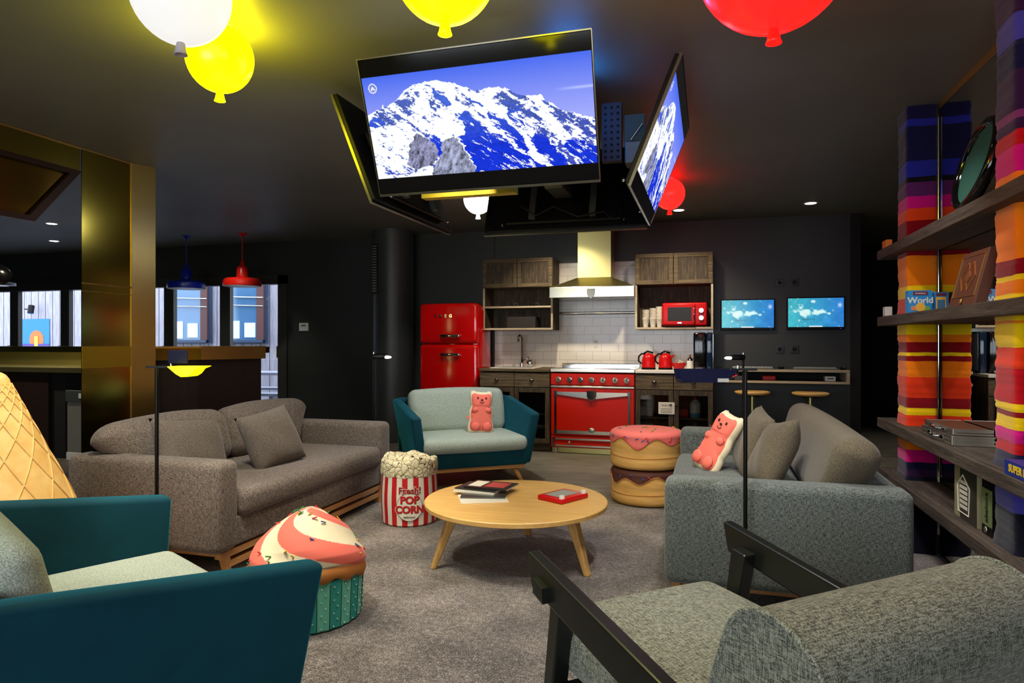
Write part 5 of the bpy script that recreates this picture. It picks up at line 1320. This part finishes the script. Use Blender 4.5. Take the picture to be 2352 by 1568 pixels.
def floor_lamp(loc, rz, label, kind):
    t = thing('floor_lamp', label, 'lamp', loc, rz, 'slim black floor lamps')
    H = 1.10
    MB().lathe([(0, 0), (.115, 0), (.115, .008), (.02, .014), (0, .014)], n=32).build('base', M['blackmetal'], t, smooth='a')
    MB().cyl((0, 0, .012), (0, 0, H), .0085).build('pole', M['blackmetal'], t, smooth='a')
    if kind == 'cup':
        MB().box(-.045, .075, -.012, .012, H, H + .009).build('crossbar', M['blackmetal'], t)
        MB().tube([(.065, 0, H + .005), (.065, 0, H + .02)], .004).build('joint', M['chrome'], t)
        MB().prism([(-.075, 0), (.085, 0), (.055, -.012), (.038, -.034), (.018, -.046), (-.012, -.047), (-.035, -.034)], -.05, .05, 'Y', T(.145, 0, H + .008)).build('shade', M['glow_yellow'], t, bevel=.003)
        MB().rbox(.035, .125, .03, .035, H + .02, H + .08, .002).build('back_plate', mat('navy_enamel', srgb(8, 12, 48), .55, spec=.2), t)
    elif kind == 'blade':
        MB().box(-.055, .045, -.012, .012, H, H + .009).build('crossbar', M['blackmetal'], t)
        MB().tube([(-.03, 0, H + .02), (-.035, 0, H - .02), (-.06, 0, H - .03)], .006).build('joint', M['chrome'], t)
        MB().prism([(-.285, H + .006), (-.045, H + .006), (-.075, H - .028), (-.10, H - .045), (-.16, H - .048), (-.275, H - .040)], -.05, -.046, 'Y').prism([(-.285, H + .006), (-.045, H + .006), (-.10, H - .045), (-.275, H - .040)], .046, .05, 'Y').box(-.275, -.10, -.046, .046, H - .047, H - .042).build('shade', mat('navy_enamel', srgb(8, 12, 48), .55, spec=.2), t)
        MB().box(-.13, -.085, -.053, -.050, H - .045, H - .03).build('end_clip', M['lgtsteel'], t)
    else:
        MB().tube([(0, 0, H), (0, 0, H + .03)], .004).build('pivot', M['chrome'], t)
        sg = 1 if kind == 'right' else -1
        MB().rbox(*sorted((sg * -.01, sg * .10)), -.03, .03, H - .028, H + .015, .012, 3).build('shade', M['blackmetal'], t, smooth='a')
        MB().ball((sg * .115, 0, H - .012), .035, .03, .012).build('diffuser', M['glow_white'], t, smooth=True)
    return t
floor_lamp((-2.405, 2.45, 0), R(16), 'slim black floor lamp with glowing yellow shade beside the waffle cone', 'cup')
floor_lamp((.148, 2.915, 0), R(16), 'slim black floor lamp with dark blue shade in front of the dark sofa arm', 'blade')
floor_lamp((-2.70, 5.05, 0), R(16), 'small headed black floor lamp behind the brown grey sofa, before the column', 'right')
floor_lamp((.27, 5.64, 0), R(16), 'small headed black floor lamp beyond the dark grey sofa, before the wall desk', 'left')

# ------------------------------------------------------------------ shelves with knitted pillars
PX0, PX1 = 1.10, 1.264
for (zt, y1, lb) in ((1.797, 4.76, 'top dark wooden shelf, holding the round green board'), (1.376, 4.76, 'second dark wooden shelf from the top, holding the World game box'),
                     (.735, 4.76, 'third dark wooden shelf from the top, holding the metal cases'), (.42, 4.76, 'lowest dark wooden shelf, holding the upright game boxes')):
    o = MB().rbox(1.04, 1.262, .2, y1, zt - .058, zt, .004, 1).build('wall_shelf', M['shelfwood']); tag(o, lb, 'shelf', 'dark wooden shelves on the mirror wall')
C = dict(n=(20, 20, 62), N=(14, 14, 34), b=(34, 40, 150), k=(16, 12, 18), p=(92, 34, 96), P=(52, 22, 66), m=(214, 14, 128), o=(240, 70, 20), d=(138, 8, 22), O=(250, 128, 14), y=(250, 206, 10), r=(226, 56, 18), R=(190, 8, 24), u=(128, 50, 112), v=(70, 66, 170))
def pillar(y0, y1, zref, sc, bands, label, gaps):
    """bands: (pixel row of the band's top, colour key) measured along one corner"""
    stops = []
    zf = lambda py: CAM_H + (784 - py) * sc
    bs = sorted([(zf(py), c_) for py, c_ in bands])      # z of band top
    H = CEIL
    m = bpy.data.materials.new('knit_' + str(int(y0 * 100))); m.use_nodes = True; nt = m.node_tree; b = nt.nodes['Principled BSDF']; b.inputs['Roughness'].default_value = .95; b.inputs['Specular IOR Level'].default_value = .1; b.inputs['Sheen Weight'].default_value = .2
    tc = N(nt, 'ShaderNodeTexCoord'); sp = N(nt, 'ShaderNodeSeparateXYZ'); nt.links.new(tc.outputs['Object'], sp.inputs[0])
    wob = noise_tex(nt, coords(nt), 5, 2); zz = mathn(nt, 'ADD', sp.outputs[2], mathn(nt, 'MULTIPLY', mathn(nt, 'SUBTRACT', wob, .5), .022))
    fac = mathn(nt, 'DIVIDE', zz, H)
    # band i covers from the previous top up to its own top
    st = []; prev = 0
    for z, c_ in bs: st.append((max(0, min(.999, prev / H)), srgb(*C[c_]))); prev = z
    half = len(st) // 2
    ra = ramp(nt, fac, st[:half + 1][:32], 'CONSTANT'); rb_ = ramp(nt, fac, st[half:][:32], 'CONSTANT')
    sel = mathn(nt, 'GREATER_THAN', fac, st[half][0]); cc_ = mixc(nt, ra, rb_, sel)
    kn = N(nt, 'ShaderNodeTexWave', wave_type='BANDS', bands_direction='Z'); nt.links.new(coords(nt), kn.inputs['Vector']); kn.inputs['Scale'].default_value = 60; kn.inputs['Distortion'].default_value = 6; kn.inputs['Detail'].default_value = 2; kn.inputs['Detail Scale'].default_value = 4
    nt.links.new(cc_, b.inputs['Base Color']); bump(nt, mathn(nt, 'ADD', kn.outputs['Fac'], noise_tex(nt, coords(nt), 160, 3)), .3, .004)
    t = thing('knitted_pillar', label, 'pillar', ((PX0 + PX1) / 2, (y0 + y1) / 2, 0), 0, 'pillars wrapped in striped knitting')
    hx, hy = (PX1 - PX0) / 2 - .012, (y1 - y0) / 2 - .012
    MB().box(-hx + .006, hx - .006, -hy + .006, hy - .006, 0, CEIL - .001).build('core', M['darkvoid'], t)
    edges = [z for z, _ in bs]
    segs = []; zlo = 0.0
    for (a, b2) in gaps: segs.append((zlo, a)); zlo = b2
    segs.append((zlo, CEIL - .002))
    for (za, zb) in segs:
        mb = MB(); per = loop(hx + .010, hy + .010, .022, 3); P2 = []
        for i in range(len(per)):
            a = Vector(per[i]); b3 = Vector(per[(i + 1) % len(per)]); k_ = max(1, int((b3 - a).length / .03))
            for k in range(k_): P2.append(a.lerp(b3, k / k_))
        nz = max(2, int((zb - za) / .008)); V = []
        for j in range(nz + 1):
            z = za + (zb - za) * j / nz; row = []
            de = min([abs(z - e) for e in edges] + [1])
            for p in P2:
                nv = noise.noise(Vector((p.x * 6, p.y * 6, z * 16))) * .006 + noise.noise(Vector((p.x * 3, p.y * 3, z * 50))) * .0035
                q = (1 + 0) ; dirv = p.normalized(); w_ = nv - .003 * math.exp(-(de / .006) ** 2) + .008 * math.exp(-((z - za) / .018) ** 2) * (za > .01)
                row.append(mb.bm.verts.new((p.x + max(-.012, min(.010, w_)) * (1 if p.x > 0 else -1) * (0 if p.x > 0 else 1), p.y + w_ * dirv.y, z)))
            V.append(row)
        nn_ = len(P2)
        for j in range(nz):
            for k in range(nn_): mb.bm.faces.new((V[j][k], V[j][(k + 1) % nn_], V[j + 1][(k + 1) % nn_], V[j + 1][k]))
        mb.build('knitted_cover', m, t, smooth=True)
    return t
GAPS = [(.362, .42), (.677, .735), (1.318, 1.376), (1.739, 1.797)]
pillar(4.33, 4.55, 0, .002512, [(-20, 'n'), (278, 'b'), (291, 'n'), (371, 'b'), (411, 'k'), (423, 'p'), (452, 'm'), (482, 'o'), (511, 'd'), (557, 'd'), (589, 'O'), (657, 'y'), (686, 'r'), (721, 'y'), (772, 'O'), (785, 'd'), (811, 'y'), (820, 'd'), (832, 'O'), (865, 'r'), (915, 'd'), (940, 'y'), (954, 'r'), (975, 'r'), (997, 'O'), (1036, 'm'), (1065, 'n'), (1080, 'P'), (1094, 'N')],
       'far pillar wrapped in striped rainbow knitting, between the shelf ends', GAPS)
pillar(2.91, 3.12, 0, .001622, [(-60, 'P'), (30, 'v'), (90, 'n'), (160, 'P'), (253, 'u'), (270, 'P'), (295, 'R'), (334, 'm'), (396, 'O'), (471, 'O'), (596, 'd'), (632, 'y'), (643, 'O'), (675, 'y'), (689, 'y'), (735, 'O'), (747, 'y'), (797, 'r'), (851, 'R'), (933, 'y'), (947, 'd'), (961, 'y'), (990, 'm'), (1026, 'R'), (1050, 'n'), (1105, 'P'), (1118, 'v'), (1183, 'N')],
       'near pillar wrapped in striped rainbow knitting, cut by the right edge', GAPS)

# things on the shelves
t = empty('round_felt_board', (1.10, 3.44, 1.803)); tag(t, 'round black board with green felt face leaning on the mirror, top shelf', 'round board')
mm_ = T(0, 0, .215, 0, R(-90), 0); mm_ = Matrix.Rotation(R(15), 4, 'Y') @ mm_
MB().lathe([(.175, 0), (.178, .018), (.19, .028), (.205, .022), (.212, .0), (.205, -.02), (.0, -.02)], n=48, mtx=mm_).build('rim', M['gloss_black'], t, smooth=True)
MB().lathe([(0, .006), (.178, .006), (.178, .0), (0, 0)], n=48, mtx=mm_).build('felt', M['gb_green'], t)
MB().tube([(.02, .1, .002), (.05, .1, .10)], .008).build('prop', M['black'], t)
tag(MB().rbox(1.055, 1.09, 4.60, 4.70, 1.799, 1.85, .004).build('orange_box', mat('orange_card', srgb(226, 120, 30), .6)), 'tiny orange box at the far end of the top shelf', 'box')
tag(MB().rbox(1.05, 1.09, 4.60, 4.66, 1.378, 1.435, .003).build('white_box', M['white']), 'tiny white box at the far end of the second shelf', 'box')
BLUEC = mat('game_box_blue', srgb(40, 140, 210), .4)
wb = thing('world_game_box', 'bright blue World game box on the second shelf before the far pillar', 'game box', (1.115, 4.16, 1.378))
MB().box(-.058, .058, -.03, .03, 0, .122).build('box_body', BLUEC, wb)
text_mesh('title_letters', 'World', .046, M['white'], wb, .0006, .0012, mtx=T(.0, -.0315, .066, R(90), 0, 0))
text_mesh('series_letters', 'brainbox', .014, M['white'], wb, .0006, 0, mtx=T(.0, -.0335, .106, R(90), 0, 0))
MB().box(-.035, .035, -.033, -.030, .096, .116).build('series_panel', mat('maroon_card', srgb(110, 30, 60), .5), wb)
MB().lathe([(0, 0), (.024, 0), (.024, .002), (0, .002)], n=24, mtx=T(0, -.0302, .030, R(90))).build('globe_picture', mat('picture_yellow', srgb(236, 180, 60), .5), wb)
MB().rbox(-.045, -.015, -.032, -.0302, .012, .036, .001, 1).build('animal_picture', mat('picture_orange', srgb(226, 130, 90), .5), wb)
MB().rbox(.012, .046, -.032, -.0302, .010, .034, .001, 1).build('animal_picture', mat('picture_green', srgb(120, 170, 80), .5), wb)
b2 = thing('small_game_box', 'small blue and yellow game box between the World box and the mirror', 'game box', (1.222, 4.18, 1.378))
MB().box(-.040, .034, -.03, .03, 0, .112).build('box_body', BLUEC, b2)
MB().box(-.026, .022, -.032, -.030, .012, .085).build('front_picture', mat('picture_yellow', srgb(236, 180, 60), .5), b2)
MB().box(-.020, .016, -.034, -.032, .02, .07).build('inner_picture', mat('picture_blue', srgb(60, 110, 150), .5), b2)
MB().box(-.026, .022, -.032, -.030, .09, .106).build('series_panel', mat('maroon_card', srgb(110, 30, 60), .5), b2)
# backgammon case leaning on the mirror
bg = empty('backgammon_case', (1.062, 3.36, 1.377)); bg.rotation_euler = (0, R(14), 0); tag(bg, 'brown wooden games case with diamond inlay on the second shelf', 'games case')
MB().box(0, .045, -.155, .155, 0, .245).build('case_body', M['leather'], bg, bevel=.003)
ln = MB()
def seg(p, q, w=.0025):
    a, b_ = Vector((-.002, *p)), Vector((-.002, *q)); ln.tube([a, b_], w, 4)
for (P_) in ([(-.13, .04), (.13, .04), (.13, .225), (-.13, .225)],): 
    for i in range(4): seg(P_[i], P_[(i + 1) % 4], .0018)
for cy_ in (-.03, .03):
    D_ = [(cy_ - .055, .13), (cy_, .065), (cy_ + .055, .13), (cy_, .195)]
    for i in range(4): seg(D_[i], D_[(i + 1) % 4])
ln.build('inlay_lines', M['gold'], bg)
MB().prism([(-.024, .13), (0, .102), (.024, .13), (0, .158)], -.004, -.0005, 'X').build('centre_inlay', M['gold'], bg)
MB().ball((-.004, 0, .018), .005, .012, .012).build('clasp', M['gold'], bg, smooth=True)
# metal cases
def case(x0, x1, y0, y1, z0, z1, label, top):
    t = thing('metal_case', label, 'case', ((x0 + x1) / 2, (y0 + y1) / 2, z0), 0, 'aluminium games cases on the third shelf')
    w, d, h = (x1 - x0) / 2, (y1 - y0) / 2, z1 - z0
    MB().box(-w + .004, w - .004, -d + .004, d - .004, .002, h - .002).build('body', top, t)
    f = MB()
    for z in (0, h * .42, h - .008): f.box(-w, w, -d, -d + .006, z, z + .008).box(-w, w, d - .006, d, z, z + .008).box(-w, -w + .006, -d, d, z, z + .008)
    f.rbox(-w - .001, -w + .018, -d - .001, -d + .018, 0, h + .001, .003, 1)
    f.build('frame', M['lgtsteel'], t)
    for y in (-d * .45, d * .35): MB().rbox(-w - .008, -w, y - .018, y + .018, h * .3, h * .8, .003).build('latch', M['chrome'], t)
    MB().tube([(-w - .002, -.05, h * .5), (-w - .022, -.045, h * .5), (-w - .022, .045, h * .5), (-w - .002, .05, h * .5)], .005).build('handle', M['chrome'], t)
case(1.085, 1.26, 3.54, 4.0, .737, .782, 'lower of two aluminium games cases lying on the third shelf', M['lgtsteel'])
case(1.095, 1.26, 3.56, 3.98, .784, .812, 'upper thin aluminium case with dark red lid on the third shelf', M['leather'])
# boxes in front of the near pillar
g1 = thing('quiz_game_box', 'flat dark blue game box with yellow letters at the edge of the third shelf', 'game box', (1.13, 2.62, .737))
MB().box(-.085, .10, -.24, .24, 0, .052).build('box_body', mat('royal_blue_card', srgb(36, 52, 140), .45), g1)
text_mesh('title_letters', 'SUPER BONNE PATE', .038, mat('letters_yellow', srgb(240, 200, 40), .5), g1, .0006, .001, mtx=Matrix(((0, 0, -1, -.0862), (-1, 0, 0, .03), (0, 1, 0, .026), (0, 0, 0, 1))))
g2 = thing('black_game_box', 'black game box with white letters on the dark blue box, right edge', 'game box', (1.17, 2.58, .790))
MB().box(-.07, .08, -.2, .2, 0, .06).build('box_body', M['black'], g2)
text_mesh('title_letters', 'CLUEDO', .045, M['white'], g2, .0006, .001, mtx=Matrix(((0, 0, -1, -.0712), (-1, 0, 0, .10), (0, 1, 0, .03), (0, 0, 0, 1)))) if 0 else text_mesh('title_letters', 'CO', .045, M['white'], g2, .0006, .001, mtx=Matrix(((0, 0, -1, -.0712), (-1, 0, 0, .12), (0, 1, 0, .03), (0, 0, 0, 1))))
g3 = thing('pale_blue_game_box', 'pale blue grey game box topmost of the pile at the right edge', 'game box', (1.17, 2.59, .851))
MB().box(-.075, .08, -.2, .21, 0, .06).build('box_body', mat('pale_blue_card', srgb(130, 176, 190), .5), g3)
text_mesh('title_letters', 'LI', .036, M['popred'], g3, .0006, .001, mtx=Matrix(((0, 0, -1, -.0762), (-1, 0, 0, .16), (0, 1, 0, .03), (0, 0, 0, 1))))
# upright boxes on lowest shelf
g4 = thing('board_game_box', 'upright black and white illustrated game box on the lowest shelf', 'game box', (1.10, 3.42, .421))
MB().box(0, .05, -.135, .135, 0, .25).build('box_body', mat('sepia_card', srgb(150, 142, 110), .6), g4)
q = MB()
q.box(-.0015, 0, -.135, .06, 0, .25); q.build('printed_area', mat('dark_print', srgb(52, 48, 38), .6), g4)
q = MB(); 
for i in range(5):
    for j in range(6): q.box(-.003, -.0015, -.03 + i * .019, -.018 + i * .019, .05 + j * .022, .065 + j * .022)
q.build('grid_picture', M['paper'], g4)
q = MB().tube([(-.003, -.05, .03), (-.003, .075, .03), (-.003, .085, .15), (-.003, .02, .2), (-.003, -.06, .15)], .003, 5, True); q.build('frame_picture', M['paper'], g4)
text_mesh('small_print', 'scrabble', .03, M['paper'], g4, .0005, 0, mtx=Matrix(((0, 0, -1, -.0032), (-1, 0, 0, -.03), (0, 1, 0, .225), (0, 0, 0, 1)))) if 0 else None
g5 = thing('abalone_game_box', 'upright narrow game box with green label on the lowest shelf', 'game box', (1.105, 3.195, .421))
MB().box(0, .05, -.06, .05, 0, .25).build('box_body', M['black'], g5)
MB().box(-.002, 0, -.055, .045, .04, .19).build('label_panel', mat('olive_green_card', srgb(112, 128, 84), .5), g5)
text_mesh('title_letters', 'abalone', .04, M['ink'], g5, .0006, .0005, mtx=Matrix(((0, 0, -1, -.0032), (0, 1, 0, -.005), (1, 0, 0, .115), (0, 0, 0, 1))))
MB().ball((-.004, 0, .022), .006, .014, .014).build('marble_picture', M['lgtsteel'], g5)
g6 = thing('green_game_box', 'green and red game box end at the lower right edge', 'game box', (1.14, 2.36, .421))
MB().box(-.09, .10, -.12, .12, 0, .035).build('box_body', mat('bright_green_card', srgb(30, 150, 90), .5), g6)
MB().box(-.092, -.09, -.12, .12, 0, .016).box(-.091, .1, .12, .122, 0, .03).build('red_border', mat('bright_red_card', srgb(210, 50, 40), .5), g6)
# papers under the sofa end, wall scone
tag(MB().rbox(-2.29, -2.14, 4.72, 4.90, .001, .09, .004).build('paper_bundle', mat('lavender_paper', srgb(196, 190, 214), .6)), 'pale bundle of papers on the floor behind the popcorn pouf', 'papers')
